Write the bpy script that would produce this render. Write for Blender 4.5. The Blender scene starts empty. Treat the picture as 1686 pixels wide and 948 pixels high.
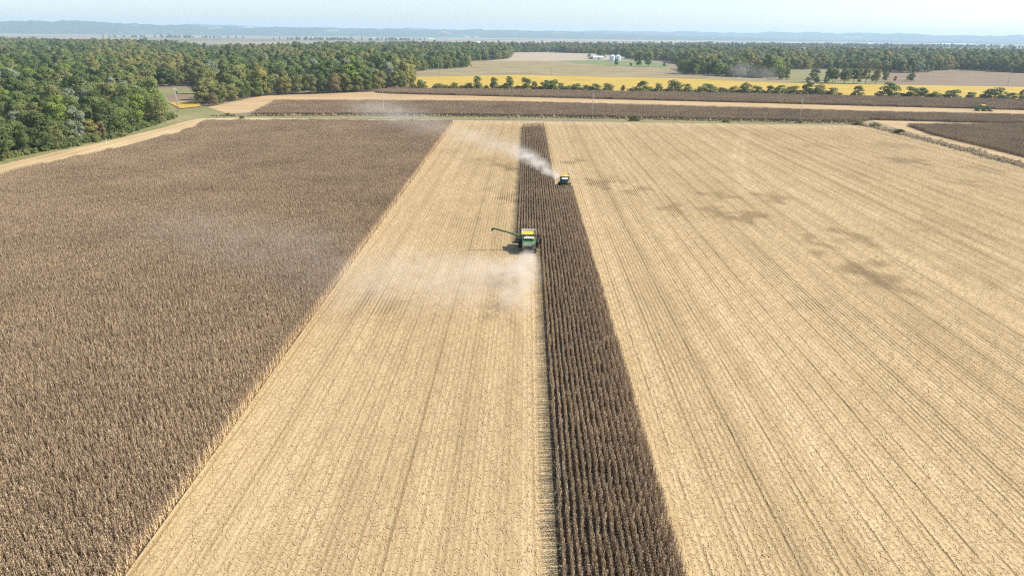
import bpy, bmesh, math, random
import numpy as np
from mathutils import Vector, Matrix
random.seed(7); RNG = np.random.default_rng(7)
scene = bpy.context.scene
C = scene.collection
R = math.radians

# ------------------------------------------------------------------ camera, light, sky
H = 50.0
FPX, PITCH, YAW, ROLL = 1124.0, math.atan(416/1124), R(1.05), R(0.6)
fw = Vector((-math.sin(YAW)*math.cos(PITCH), math.cos(YAW)*math.cos(PITCH), -math.sin(PITCH)))
r0 = Vector((math.cos(YAW), math.sin(YAW), 0)); u0 = r0.cross(fw)
rt = r0*math.cos(ROLL)+u0*math.sin(ROLL); up = -r0*math.sin(ROLL)+u0*math.cos(ROLL)
cd = bpy.data.cameras.new('camera'); cam = bpy.data.objects.new('camera', cd); C.objects.link(cam)
m = Matrix((rt, up, -fw)).transposed().to_4x4(); m.translation = (0, 0, H); cam.matrix_world = m
cd.sensor_width = 36; cd.lens = 36*FPX/1686; cd.clip_start = 0.5; cd.clip_end = 60000
scene.camera = cam

def in_view(x, y, z=0, margin=0.12):
    """rough test whether a place lies near the view (nothing is built far outside it)"""
    v = Vector((x, y, z-H)); d = v.dot(fw)
    if d < 5: return False
    return abs(v.dot(rt)/d) < 0.75*(1+margin) and v.dot(up)/d > -0.4217*(1+margin)-0.02

SUN_EL, SUN_AZ = R(43), R(4)      # azimuth from +X towards +Y: the light comes from the right and a little from beyond
sdir = Vector((math.cos(SUN_EL)*math.cos(SUN_AZ), math.cos(SUN_EL)*math.sin(SUN_AZ), math.sin(SUN_EL)))
sl = bpy.data.lights.new('sun', 'SUN'); sl.energy = 5.0; sl.angle = R(0.53); sl.color = (1, 0.95, 0.87)
so = bpy.data.objects.new('sun', sl); C.objects.link(so); so.rotation_euler = sdir.to_track_quat('Z', 'Y').to_euler()
w = bpy.data.worlds.new('World'); scene.world = w; w.use_nodes = True
nt = w.node_tree; sky = nt.nodes.new('ShaderNodeTexSky'); sky.sky_type = 'NISHITA'; sky.sun_disc = False
sky.sun_elevation = SUN_EL; sky.sun_rotation = math.pi/2-SUN_AZ; sky.altitude = 0
sky.air_density = 0.85; sky.dust_density = 1.0; sky.ozone_density = 2.8
bgn = nt.nodes['Background']; bgn.inputs[1].default_value = 0.15
nt.links.new(sky.outputs[0], bgn.inputs[0])
vs = scene.view_settings; vs.view_transform = 'Standard'; vs.look = 'None'; vs.gamma = 1; vs.exposure = 0.6; vs.use_curve_mapping = False
cy = scene.cycles
cy.max_bounces = 5; cy.diffuse_bounces = 3; cy.glossy_bounces = 2; cy.transmission_bounces = 3; cy.transparent_max_bounces = 8
cy.volume_bounces = 2; cy.use_denoising = False; cy.filter_width = 1.2; cy.denoiser = 'OPENIMAGEDENOISE'; cy.denoising_input_passes = 'RGB_ALBEDO_NORMAL'; cy.denoising_prefilter = 'ACCURATE'; cy.caustics_reflective = False; cy.caustics_refractive = False
cy.volume_max_steps = 256

# ------------------------------------------------------------------ node helper
class NT:
    def __init__(s, name, rough=0.9, spec=0.15):
        s.m = bpy.data.materials.new(name); s.m.use_nodes = True; s.t = s.m.node_tree
        s.b = s.t.nodes['Principled BSDF']; s.b.inputs['Roughness'].default_value = rough
        s.b.inputs['Specular IOR Level'].default_value = spec
        s.out = s.t.nodes['Material Output']; s._pos = None
    def n(s, typ, ins=None, **kw):
        nd = s.t.nodes.new(typ)
        for k, v in kw.items(): setattr(nd, k, v)
        for k, v in (ins or {}).items(): s.set(nd.inputs[k], v)
        return nd
    def set(s, sock, v):
        if isinstance(v, bpy.types.NodeSocket): s.t.links.new(v, sock)
        elif isinstance(v, bpy.types.Node): s.t.links.new(v.outputs[0], sock)
        else: sock.default_value = v
    def pos(s):
        if s._pos is None: s._pos = s.n('ShaderNodeNewGeometry').outputs['Position']
        return s._pos
    def obj(s): return s.n('ShaderNodeTexCoord').outputs['Object']
    def math(s, op, a, b=0.0, c=0.0, clamp=False):
        nd = s.n('ShaderNodeMath', {0: a, 1: b, 2: c}, operation=op); nd.use_clamp = clamp; return nd.outputs[0]
    def noise(s, vec, scale, detail=3, rough=0.55, sc=None, dim='3D'):
        if sc: vec = s.n('ShaderNodeMapping', {'Vector': vec, 'Scale': sc}).outputs[0]
        return s.n('ShaderNodeTexNoise', {'Vector': vec, 'Scale': scale, 'Detail': detail, 'Roughness': rough}, noise_dimensions=dim).outputs[0]
    def mr(s, v, a, b, c=0.0, d=1.0, smooth=False):
        return s.n('ShaderNodeMapRange', {0: v, 1: a, 2: b, 3: c, 4: d}, interpolation_type='SMOOTHSTEP' if smooth else 'LINEAR').outputs[0]
    def ramp(s, v, stops):
        nd = s.n('ShaderNodeValToRGB', {0: v}); cr = nd.color_ramp
        while len(cr.elements) < len(stops): cr.elements.new(0.5)
        for e, (p, c) in zip(cr.elements, stops): e.position = p; e.color = (*c, 1)
        return nd.outputs[0]
    def mix(s, f, a, b, typ='MIX'):
        nd = s.n('ShaderNodeMix', data_type='RGBA', blend_type=typ)
        s.set(nd.inputs[0], f)
        for k, v in ((6, a), (7, b)): s.set(nd.inputs[k], (*v, 1) if isinstance(v, tuple) and len(v) == 3 else v)
        return nd.outputs[2]
    def attr(s, name): return s.n('ShaderNodeAttribute', attribute_name=name).outputs['Fac']
    def rnd(s): return s.n('ShaderNodeObjectInfo').outputs['Random']
    def sep(s, v):
        o = s.n('ShaderNodeSeparateXYZ', {0: v}).outputs; return o[0], o[1], o[2]
    def color(s, c): s.set(s.b.inputs['Base Color'], (*c, 1) if isinstance(c, tuple) else c); return s
    def bump(s, h, strength=0.5, dist=0.1):
        s.set(s.b.inputs['Normal'], s.n('ShaderNodeBump', {'Strength': strength, 'Distance': dist, 'Height': h}).outputs[0]); return s

def plain(name, c, rough=0.6, metal=0.0, spec=0.3, dirt=0.25, dirtcol=(0.30, 0.24, 0.16), sc=1.5):
    """paint, rubber or metal with dust caught on it in blotches"""
    k = NT(name, rough, spec); k.b.inputs['Metallic'].default_value = metal
    f = k.mr(k.noise(k.obj(), sc, 5, 0.65), 0.42, 0.72, 0, dirt*2)
    return k.color(k.mix(k.math('MINIMUM', f, 1.0), c, dirtcol)).m

# ------------------------------------------------------------------ mesh helpers
class MB:
    def __init__(s): s.v = []; s.f = []
    def add(s, vs_, fs_):
        o = len(s.v); s.v += [tuple(p) for p in vs_]; s.f += [tuple(i+o for i in f) for f in fs_]
    def box(s, x0, x1, y0, y1, z0, z1):
        s.add([(x0,y0,z0),(x1,y0,z0),(x1,y1,z0),(x0,y1,z0),(x0,y0,z1),(x1,y0,z1),(x1,y1,z1),(x0,y1,z1)],
              [(0,3,2,1),(4,5,6,7),(0,1,5,4),(1,2,6,5),(2,3,7,6),(3,0,4,7)])
    def prism(s, prof, x0, x1):
        """profile of (y, z) points swept along x"""
        n = len(prof)
        s.add([(x0, y, z) for y, z in prof]+[(x1, y, z) for y, z in prof],
              [tuple(range(n))[::-1], tuple(range(n, 2*n))]+[(i, (i+1) % n, n+(i+1) % n, n+i) for i in range(n)])
    def tube(s, pts, rad, n=8, cap=True):
        pts = [Vector(p) for p in pts]; rad = rad if isinstance(rad, (list, tuple)) else [rad]*len(pts)
        vv, ff = [], []
        for i, p in enumerate(pts):
            t = (pts[min(i+1, len(pts)-1)]-pts[max(i-1, 0)]).normalized()
            a = t.orthogonal().normalized() if abs(t.z) < 0.9 else t.cross(Vector((0, 1, 0))).normalized()
            if abs(t.z) < 0.9: a = t.cross(Vector((0, 0, 1))).normalized()
            b = t.cross(a)
            for k in range(n):
                q = 2*math.pi*k/n; vv.append(p+a*math.cos(q)*rad[i]+b*math.sin(q)*rad[i])
        for i in range(len(pts)-1):
            for k in range(n): ff.append((i*n+k, i*n+(k+1) % n, (i+1)*n+(k+1) % n, (i+1)*n+k))
        if cap: ff += [tuple(range(n))[::-1], tuple(range((len(pts)-1)*n, len(pts)*n))]
        s.add(vv, ff)
    def lathe_x(s, prof, cx, cy_, cz, n=20):
        """profile of (x, r) revolved about the x axis"""
        vv, ff = [], []
        for x, r in prof:
            for k in range(n): q = 2*math.pi*k/n; vv.append((cx+x, cy_+r*math.cos(q), cz+r*math.sin(q)))
        for i in range(len(prof)-1):
            for k in range(n): ff.append((i*n+k, i*n+(k+1) % n, (i+1)*n+(k+1) % n, (i+1)*n+k))
        s.add(vv, ff)
    def lathe_z(s, prof, cx=0, cy_=0, n=24):
        vv, ff = [], []
        for r, z in prof:
            for k in range(n): q = 2*math.pi*k/n; vv.append((cx+r*math.cos(q), cy_+r*math.sin(q), z))
        for i in range(len(prof)-1):
            for k in range(n): ff.append((i*n+k, i*n+(k+1) % n, (i+1)*n+(k+1) % n, (i+1)*n+k))
        s.add(vv, ff)
    def mesh(s, name, mat, smooth=False, bevel=0):
        me = bpy.data.meshes.new(name); me.from_pydata(s.v, [], s.f); me.materials.append(mat)
        bm = bmesh.new(); bm.from_mesh(me); bmesh.ops.recalc_face_normals(bm, faces=bm.faces)
        if bevel: bmesh.ops.bevel(bm, geom=bm.edges[:], offset=bevel, segments=1, affect='EDGES')
        bm.to_mesh(me); bm.free()
        if smooth:
            for p in me.polygons: p.use_smooth = True
        return me
    def build(s, name, mat, parent=None, smooth=False, bevel=0):
        o = bpy.data.objects.new(name, s.mesh(name, mat, smooth, bevel)); C.objects.link(o)
        if parent: o.parent = parent
        return o

def raw_mesh(name, v, f, mat, tone=None):
    me = bpy.data.meshes.new(name); me.from_pydata(v.tolist() if hasattr(v, 'tolist') else v, [], f); me.materials.append(mat)
    if tone is not None:
        a = me.attributes.new('tone', 'FLOAT', 'FACE'); a.data.foreach_set('value', np.asarray(tone, np.float32))
    return me
def tag(o, label, cat, group=None, kind=None):
    o['label'] = label; o['category'] = cat
    if group: o['group'] = group
    if kind: o['kind'] = kind
    return o
def thing(name, label, cat, loc=(0, 0, 0), rz=0, group=None):
    o = bpy.data.objects.new(name, None); C.objects.link(o); o.location = loc; o.rotation_euler = (0, 0, rz); o.empty_display_size = 0.5
    return tag(o, label, cat, group)
def copy_tree(o, parent=None):
    c = o.copy(); C.objects.link(c); c.parent = parent
    for ch in list(o.children): copy_tree(ch, c)
    return c
def inside(poly, x, y):
    x = np.asarray(x, float); y = np.asarray(y, float); r = np.zeros(x.shape, bool); n = len(poly)
    for i in range(n):
        x0, y0 = poly[i]; x1, y1 = poly[(i+1) % n]
        if y0 == y1: continue
        c = ((y0 > y) != (y1 > y)) & (x < (x1-x0)*(y-y0)/(y1-y0)+x0); r ^= c
    return r
def sheet(name, poly, z, mat, label, cat='ground', kind='structure', thick=0):
    bm = bmesh.new(); f = bm.faces.new([bm.verts.new((x, y, z)) for x, y in poly])
    bmesh.ops.recalc_face_normals(bm, faces=bm.faces); f.normal_update()
    if f.normal.z < 0: f.normal_flip()
    bmesh.ops.triangulate(bm, faces=bm.faces[:])
    me = bpy.data.meshes.new(name); bm.to_mesh(me); bm.free(); me.materials.append(mat)
    o = bpy.data.objects.new(name, me); C.objects.link(o); return tag(o, label, cat, kind=kind)

# ------------------------------------------------------------------ geometry-node scatter for what nobody could count
def scatter(name, label, cat, pts, rot, scl, idx, sources, kind='stuff'):
    me = bpy.data.meshes.new(name); n = len(pts); me.vertices.add(n)
    me.vertices.foreach_set('co', np.asarray(pts, np.float32).ravel())
    for an, ty, da in (('rot', 'FLOAT', rot), ('scl', 'FLOAT', scl), ('idx', 'INT', idx)):
        a = me.attributes.new(an, ty, 'POINT'); a.data.foreach_set('value', np.asarray(da, np.int32 if ty == 'INT' else np.float32))
    o = bpy.data.objects.new(name, me); C.objects.link(o); tag(o, label, cat, kind=kind)
    g = bpy.data.node_groups.new(name, 'GeometryNodeTree')
    g.interface.new_socket('Geometry', in_out='INPUT', socket_type='NodeSocketGeometry')
    g.interface.new_socket('Geometry', in_out='OUTPUT', socket_type='NodeSocketGeometry')
    N = g.nodes.new; L = g.links.new
    gi, go = N('NodeGroupInput'), N('NodeGroupOutput')
    inst = N('GeometryNodeInstanceOnPoints'); g2i = N('GeometryNodeGeometryToInstance')
    for s in reversed(sources):
        oi = N('GeometryNodeObjectInfo'); oi.inputs['Object'].default_value = s; L(oi.outputs['Geometry'], g2i.inputs[0])
    def na(nm, ty):
        q = N('GeometryNodeInputNamedAttribute'); q.data_type = ty; q.inputs[0].default_value = nm; return q.outputs[0]
    cx = N('ShaderNodeCombineXYZ'); L(na('rot', 'FLOAT'), cx.inputs[2])
    e2r = N('FunctionNodeEulerToRotation'); L(cx.outputs[0], e2r.inputs[0])
    cs = N('ShaderNodeCombineXYZ'); sc_ = na('scl', 'FLOAT')
    for k in range(3): L(sc_, cs.inputs[k])
    L(gi.outputs[0], inst.inputs['Points']); L(g2i.outputs[0], inst.inputs['Instance'])
    inst.inputs['Pick Instance'].default_value = True
    L(na('idx', 'INT'), inst.inputs['Instance Index']); L(e2r.outputs[0], inst.inputs['Rotation']); L(cs.outputs[0], inst.inputs['Scale'])
    L(inst.outputs[0], go.inputs[0])
    md = o.modifiers.new('scatter', 'NODES'); md.node_group = g
    return o
def src(name, me): return bpy.data.objects.new(name, me)      # never linked: only a source for the scatters

# ------------------------------------------------------------------ materials of the land
def mat_straw(name, rows='X', base=0.0, attrs=True, tint=(1, 1, 1)):
    k = NT(name, 0.95, 0.1); p = k.pos(); x, y, z = k.sep(p)
    u = x if rows == 'X' else y; st = (1, 0.12, 1) if rows == 'X' else (0.12, 1, 1)
    fine = k.noise(p, 3.2, 4, 0.7); streak = k.noise(p, 1.3, 3, 0.6, st); mid = k.noise(p, 0.22, 3, 0.6, st); big = k.noise(p, 0.03, 3, 0.6)
    wob = k.math('MULTIPLY', k.noise(p, 0.15, 2, 0.5), 1.2)
    row = k.math('SINE', k.math('ADD', k.math('MULTIPLY', u, 2*math.pi/0.762), wob))
    pas = k.math('SINE', k.math('MULTIPLY', u, 2*math.pi/6.096))
    cell = k.n('ShaderNodeTexWhiteNoise', {'W': k.math('FLOOR', k.math('DIVIDE', u, 6.096))}, noise_dimensions='1D').outputs[0]
    rowid = k.n('ShaderNodeTexWhiteNoise', {'W': k.math('FLOOR', k.math('ADD', k.math('DIVIDE', u, 0.762), .25))}, noise_dimensions='1D').outputs[0]
    dark = k.math('MULTIPLY', k.math('MULTIPLY', k.mr(row, 0.1, 0.95), k.mr(streak, 0.3, 0.6)), k.mr(rowid, .3, 1, .25, 1.35))  # row lines: bare soil plus the shade between residue, painted into the colour
    if attrs: dark = k.math('MULTIPLY', dark, k.mr(x, 8, 20, .55, 1.4))
    v = k.math('ADD', k.math('MULTIPLY', fine, 0.34), k.math('MULTIPLY', streak, 0.26))
    v = k.math('ADD', v, k.math('MULTIPLY', mid, 0.26)); v = k.math('ADD', v, k.math('MULTIPLY', big, 0.24))
    v = k.math('ADD', v, k.math('MULTIPLY', pas, 0.035)); v = k.math('ADD', v, k.math('MULTIPLY', cell, 0.10))
    fr = k.math('FRACT', k.math('DIVIDE', u, 6.096)); wt = k.math('ABSOLUTE', k.math('SUBTRACT', k.math('ABSOLUTE', k.math('SUBTRACT', fr, .5)), .25))
    ruts = k.math('MULTIPLY', k.mr(wt, .055, .02, 0, 1, True), k.mr(k.noise(p, .05, 3, .6, st), .42, .6))
    v = k.math('SUBTRACT', v, k.math('MULTIPLY', ruts, .07))
    v = k.math('SUBTRACT', v, k.math('MULTIPLY', dark, 0.29)); v = k.math('ADD', v, base+.012)
    if attrs:
        dark_patch = k.attr('dark_patch')
        rough_d = k.math('MULTIPLY', dark_patch, k.math('MULTIPLY', k.mr(streak, 0.3, 0.65, 0.4, 1.1), k.mr(row, -.8, .8, .25, 1.25)))
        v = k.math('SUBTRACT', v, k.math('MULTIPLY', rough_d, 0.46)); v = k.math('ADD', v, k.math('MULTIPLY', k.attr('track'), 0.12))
    t = tint
    c = k.ramp(v, [(0.12, (0.10*t[0], 0.066*t[1], 0.034*t[2])), (0.36, (0.25*t[0], 0.175*t[1], 0.086*t[2])), (0.56, (0.415*t[0], 0.298*t[1], 0.150*t[2])), (0.82, (0.565*t[0], 0.43*t[1], 0.242*t[2]))])
    k.color(c); k.bump(k.math('ADD', fine, k.math('MULTIPLY', row, 0.25)), 0.45, 0.12)
    return k.m
M_STRAW = mat_straw('straw_stubble')
M_STRAW_ACROSS = mat_straw('straw_stubble_across', 'Y', attrs=False, tint=(0.97, 0.93, 0.92))
M_PATH = mat_straw('straw_path', 'Y', base=-0.03, attrs=False, tint=(1.0, .98, 1.0))
def mat_noise(name, stops, scale=0.5, sc=None, extra=0.02, bump=0.4, detail=5, bscale=1.5):
    k = NT(name, 0.95, 0.1); p = k.pos()
    v = k.math('ADD', k.math('MULTIPLY', k.noise(p, scale, detail, 0.6, sc), 0.7), k.math('MULTIPLY', k.noise(p, extra, 2, 0.5), 0.3))
    k.color(k.ramp(v, stops)); k.bump(k.noise(p, bscale, 3, 0.6), bump, 0.2); return k.m
M_SOIL = mat_noise('dark_soil_litter', [(0.3, (0.03, 0.021, 0.014)), (0.65, (0.08, 0.058, 0.037))], 2.5)
M_GRASS = mat_noise('verge_grass', [(0.3, (0.12, 0.125, 0.045)), (0.5, (0.20, 0.19, 0.08)), (0.7, (0.33, 0.27, 0.14))], 0.35)
M_DRYGRASS = mat_noise('dry_grass', [(0.3, (0.17, 0.14, 0.065)), (0.5, (0.29, 0.225, 0.125)), (0.7, (0.42, 0.33, 0.19))], 0.5)
M_GREEN = mat_noise('green_pasture', [(0.3, (0.12, 0.155, 0.06)), (0.7, (0.21, 0.23, 0.10))], 0.05)
M_TAN = None
def mat_tan(name, stops, ang=0.0, per=18.0):
    k = NT(name, 0.95, 0.1); p = k.pos()
    q = k.n('ShaderNodeMapping', {'Vector': p, 'Rotation': (0, 0, ang)}).outputs[0]; x, y, z = k.sep(q)
    bend = k.math('MULTIPLY', k.noise(p, 0.004, 2, 0.5), 260.0)
    wv = k.math('SINE', k.math('MULTIPLY', k.math('ADD', y, bend), 2*math.pi/per))
    v = k.math('ADD', k.math('MULTIPLY', k.noise(p, 0.02, 5, 0.65), 0.5), k.math('MULTIPLY', k.noise(p, 0.4, 3, 0.6), 0.35))
    v = k.math('ADD', v, k.math('MULTIPLY', wv, 0.05)); k.color(k.ramp(v, stops)); return k.m
M_TAN = mat_tan('tan_harvested', [(0.22, (0.16, 0.125, 0.062)), (0.45, (0.265, 0.21, 0.108)), (0.65, (0.37, 0.305, 0.17))])
M_PALE = mat_tan('pale_harvested', [(0.2, (0.28, 0.215, 0.145)), (0.65, (0.42, 0.35, 0.25))], 0.6, 25)
M_BROWN = mat_tan('brown_harvested', [(0.2, (0.15, 0.105, 0.065)), (0.65, (0.27, 0.205, 0.13))], 0.2, 14)
def mat_soy():
    k = NT('golden_soybeans', 0.95, 0.1); p = k.pos()
    v = k.math('ADD', k.math('MULTIPLY', k.noise(p, 0.05, 5, 0.65, (0.5, 1, 1)), 0.6), k.math('MULTIPLY', k.noise(p, 0.8, 3, 0.7), 0.4))
    k.color(k.ramp(v, [(0.3, (0.30, 0.19, 0.032)), (0.5, (0.42, 0.29, 0.058)), (0.7, (0.50, 0.365, 0.10))])); k.bump(k.noise(p, 1.2, 3, 0.6), 0.7, 0.4); return k.m
M_SOY = mat_soy()
def mat_ground():
    k = NT('valley_ground', 0.95, 0.1); p = k.pos()
    q = k.n('ShaderNodeMapping', {'Vector': p, 'Scale': (0.0009, 0.0016, 0), 'Rotation': (0, 0, 0.12)}).outputs[0]
    vo = k.n('ShaderNodeTexVoronoi', {'Vector': q, 'Scale': 1.0, 'Randomness': 0.75}, distance='CHEBYCHEV')
    r, g, b = k.sep(vo.outputs['Color'])
    v = k.math('ADD', r, k.math('MULTIPLY', k.math('SUBTRACT', k.noise(p, 0.01, 4, 0.6), 0.5), 0.35))
    k.color(k.ramp(v, [(0.05, (0.13, 0.13, 0.075)), (0.25, (0.20, 0.16, 0.11)), (0.5, (0.27, 0.215, 0.155)), (0.8, (0.34, 0.28, 0.20)), (1.0, (0.12, 0.15, 0.07))])); return k.m
M_GROUND = mat_ground()

# ------------------------------------------------------------------ the land: one ground sheet and the fields on it
sheet('ground', [(-19500, -900), (19500, -900), (19500, 19500), (-19500, 19500)], -0.06, M_GROUND, 'pale patchwork valley floor reaching to the blue hills')
XL = -205.0
DARK_PATCHES = [(78.7,147.7,5.5,11,1.0),(75.5,172,3.5,7,.8),(88,181,5,9,.9),(66,199,5.5,6,1.0),(58,202,3,5,.7),(45.4,208.7,4,7,.75),(59.3,209,3.5,6,.6),(83.4,223.8,4.5,9,.8),(65,226,4.5,9,.75),  # patches of darker stubble: centre, radii, strength
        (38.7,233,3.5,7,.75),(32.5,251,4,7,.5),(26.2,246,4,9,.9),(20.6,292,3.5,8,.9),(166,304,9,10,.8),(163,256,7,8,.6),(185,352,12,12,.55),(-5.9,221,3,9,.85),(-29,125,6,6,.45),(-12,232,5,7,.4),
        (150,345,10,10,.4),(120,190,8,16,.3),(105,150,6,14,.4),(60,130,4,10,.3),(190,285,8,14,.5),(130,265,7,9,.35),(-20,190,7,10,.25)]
def main_field():
    st = 1.5; xs = np.arange(XL-6, 212.1, st); ys = np.arange(-60, 434.1, st); nx, ny = len(xs), len(ys)
    X, Y = np.meshgrid(xs, ys); v = np.stack([X.ravel(), Y.ravel(), np.zeros(X.size)], 1)
    i = np.arange(nx*ny).reshape(ny, nx); f = np.stack([i[:-1, :-1], i[:-1, 1:], i[1:, 1:], i[1:, :-1]], -1).reshape(-1, 4)
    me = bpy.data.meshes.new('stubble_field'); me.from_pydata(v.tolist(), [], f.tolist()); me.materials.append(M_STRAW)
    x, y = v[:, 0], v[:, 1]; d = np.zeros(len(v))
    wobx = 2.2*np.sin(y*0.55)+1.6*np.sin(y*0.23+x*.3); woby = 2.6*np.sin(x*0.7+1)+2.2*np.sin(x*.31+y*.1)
    for cx, cy_, rx, ry, s in DARK_PATCHES:
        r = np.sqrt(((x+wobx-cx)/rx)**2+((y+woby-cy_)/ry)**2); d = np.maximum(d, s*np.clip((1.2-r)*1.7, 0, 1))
    t = np.zeros(len(v))
    px = np.array([126,106,93,83,78]); py = np.array([400,345,303,262,225])
    cxx = np.interp(y, py[::-1], px[::-1])
    for off in (-1.6, 1.6): t = np.maximum(t, np.exp(-((x-cxx-off)/1.0)**2)*((y > 235) & (y < 400)))
    t = np.maximum(t, 0.9*np.exp(-((y-424-2*np.sin(x*.02))/9)**2)*(x > -40))
    for nm, a in (('dark_patch', d), ('track', t)):
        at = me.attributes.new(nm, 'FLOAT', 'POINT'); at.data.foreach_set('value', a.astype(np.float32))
    o = bpy.data.objects.new('stubble_field', me); C.objects.link(o)
    tag(o, 'pale straw stubble of the harvested corn field under the combines', 'field', kind='structure')
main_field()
CORN_LEFT = [(-38.4,30),(-38.6,52),(-43.8,416),(-110,415),(-188,404),(-181,380),(-178,352),(-180,305),(-185,269),(-189,239),(-192,150),(-192,30)]
sheet('dirt', CORN_LEFT, 0.012, M_SOIL, 'dark littered soil under the standing corn on the left')
VERGE = [(-206.5,150),(-207.1,264),(-206.5,297),(-202,329),(-201.3,382),(-203,410),(-201,426),(-177,433),(-101,435.5),(12,440.5),(125,434),(205,436),
         (206,449),(127,450),(13,458),(-106,455),(-190,447),(-226,494),(-300,640),(-420,640),(-330,520),(-240,455),(-225,441),(-240,380),(-240,150)]
sheet('grass_verge', VERGE, 0.02, M_GRASS, 'strip of rough grass along the wood and round the field edge')
sheet('grass_verge', [(205,436),(206.5,399),(207,380),(208,333),(206,292),(208,200),(217.5,200),(218,292),(219,380),(220,430),(223,455),(206,449)], 0.02, M_DRYGRASS, 'dry tan grass strip under the right-hand fencerow')
sheet('path', [(217,200),(218,300),(219,380),(221,425),(224,452),(226,463),(316,450),(520,425),(520,412),(312,440),(232,432),(226.5,393),(228,353),(226.5,316),(226,200)], 0.03, M_PATH, 'pale stubble lane between the weedy fencerow and the right-hand corn')
sheet('stubble_strip', [(-206,447),(-226,494),(-222,590),(-193,607),(-150,640),(-122,640),(-9,625),(184,590),(379,556),(560,528),(560,440),(349,485),(244,495),(167,510),(-8,540),(-108,540),(-190,520),(-185,460)], 0.014, M_STRAW_ACROSS, 'straw stubble strip between the two long corn strips')
CORN_A = [(-176,446),(-106,456),(13,459),(129,451),(212,449),(224,463),(316,450),(520,424),(520,474),(349,498),(244,506),(167,522),(-8,549),(-108,547),(-192,535)]
CORN_D = [(-122,626),(-9,609),(184,578),(379,544),(560,512),(600,600),(435,627),(209,659),(-10,676),(-131,673),(-138,637)]
CORN_C = [(234,431),(312,441),(520,412),(520,200),(226.5,200),(226.5,316),(228,353),(226.5,393)]
for nm, po in (('across the far side', CORN_A), ('under the farthest corn strip', CORN_D), ('under the right-hand corn block', CORN_C)):
    sheet('dirt', po, 0.022, M_SOIL, 'dark littered soil '+nm)
sheet('soybean_crop', [(-118,692),(-11,692),(214,674),(444,641),(640,612),(760,790),(565,820),(410,834),(306,838),(190,909),(-15,950),(-140,872)], 0.35, M_SOY, 'golden yellow ripe soybean field behind the hedgerow', 'soybean field', 'stuff')
sheet('far_field', [(-140,872),(-15,950),(190,909),(306,838),(336,900),(300,945),(212,1020),(248,1212),(240,1231),(142,1279),(58,1495),(-117,1475),(-91,1147),(-170,985)], 0.1, M_TAN, 'tan harvested field with curving rows behind the yellow soybeans', 'field')
sheet('far_field', [(-117,1475),(58,1495),(150,1600),(210,1660),(260,1800),(209,2150),(130,2190),(141,2750),(-40,2550),(-38,1580)], 0.1, M_PALE, 'pale bleached field beside the far grain bins', 'field')
sheet('pasture', [(58,1495),(142,1279),(240,1231),(275,1395),(230,1560),(150,1600)], 0.1, M_GREEN, 'small green pasture in front of the grain bins', 'field')
sheet('grass_verge', [(306,838),(410,834),(480,838),(450,885),(472,963),(560,1104),(440,1213),(325,935),(336,900)], 0.1, M_GRASS, 'grassy ground under the open grove beyond the soybeans')
sheet('far_field', [(415,834),(565,820),(760,790),(1000,1100),(790,1300),(640,1158),(579,1126),(556,1104),(472,963)], 0.12, M_BROWN, 'brown harvested field before the right-hand woods', 'field')
sheet('soybean_crop', [(-238,478),(-231,494),(-252,535),(-268,520)], 0.45, M_SOY, 'small yellow crop patch in the gap beside the utility pole', 'soybean field', 'stuff')
sheet('far_field', [(-268,525),(-252,540),(-280,600),(-304,590)], 0.1, M_BROWN, 'bare brown patch in the gap in the woods', 'field')
sheet('pasture', [(-304,592),(-280,602),(-310,660),(-345,650)], 0.1, M_GRASS, 'green grass at the back of the gap in the woods', 'field')

# ------------------------------------------------------------------ hills on the horizon
def hills():
    k = NT('wooded_hills', 0.95, 0.05); p = k.pos()
    v = k.noise(p, 0.012, 6, 0.75); b_ = k.noise(p, 0.0011, 3, 0.6)
    c = k.ramp(v, [(0.3, (0.028, 0.045, 0.02)), (0.6, (0.075, 0.10, 0.04))])
    k.color(k.mix(k.mr(b_, 0.66, 0.69), c, (0.33, 0.28, 0.18)))
    def ridge(name, label, r0_, width, hs, seed, a0=-75, a1=75):
        rg = np.random.default_rng(seed); na, nr = 420, 14
        ang = np.linspace(R(a0), R(a1), na); prof = np.interp(np.degrees(ang), [q[0] for q in hs], [q[1] for q in hs])
        wob = sum(np.sin(ang*f+rg.uniform(0, 6))*a for f, a in ((9, .08), (23, .07), (51, .05), (117, .05), (260, .03)))
        edge = sum(np.sin(ang*f+rg.uniform(0, 6))*a for f, a in ((13, 180), (31, 130), (77, 80)))
        V = []; F = []
        for i in range(na):
            for j in range(nr):
                t = j/(nr-1); rr = r0_+edge[i]*(1-t)+t*width
                z = prof[i]*(1+wob[i])*(math.sin(min(t*1.25, 1)*math.pi/2)**0.8)*(1+0.05*rg.normal()*(0.2 < t < .95))
                if j == 0: z = -0.5
                V.append((math.sin(ang[i])*rr, math.cos(ang[i])*rr, z))
        for i in range(na-1):
            for j in range(nr-1): a = i*nr+j; F.append((a, a+nr, a+nr+1, a+1))
        o = bpy.data.objects.new(name, raw_mesh(name, V, F, k.m)); C.objects.link(o); tag(o, label, 'hills', kind='structure')
        for q in o.data.polygons: q.use_smooth = True
    ridge('hills', 'nearer wooded ridge along the left of the valley', 11800, 2000, [(-75, 175), (-37, 169), (-28, 143), (-18, 130), (-5, 131), (4, 98), (12, 60), (20, 30), (40, 8), (75, 5)], 3)
    ridge('hills', 'long low blue ridge along the far horizon', 15500, 2800, [(-75, 195), (-37, 188), (-20, 158), (0, 158), (10, 152), (22, 144), (37, 140), (75, 150)], 5)
hills()

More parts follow.
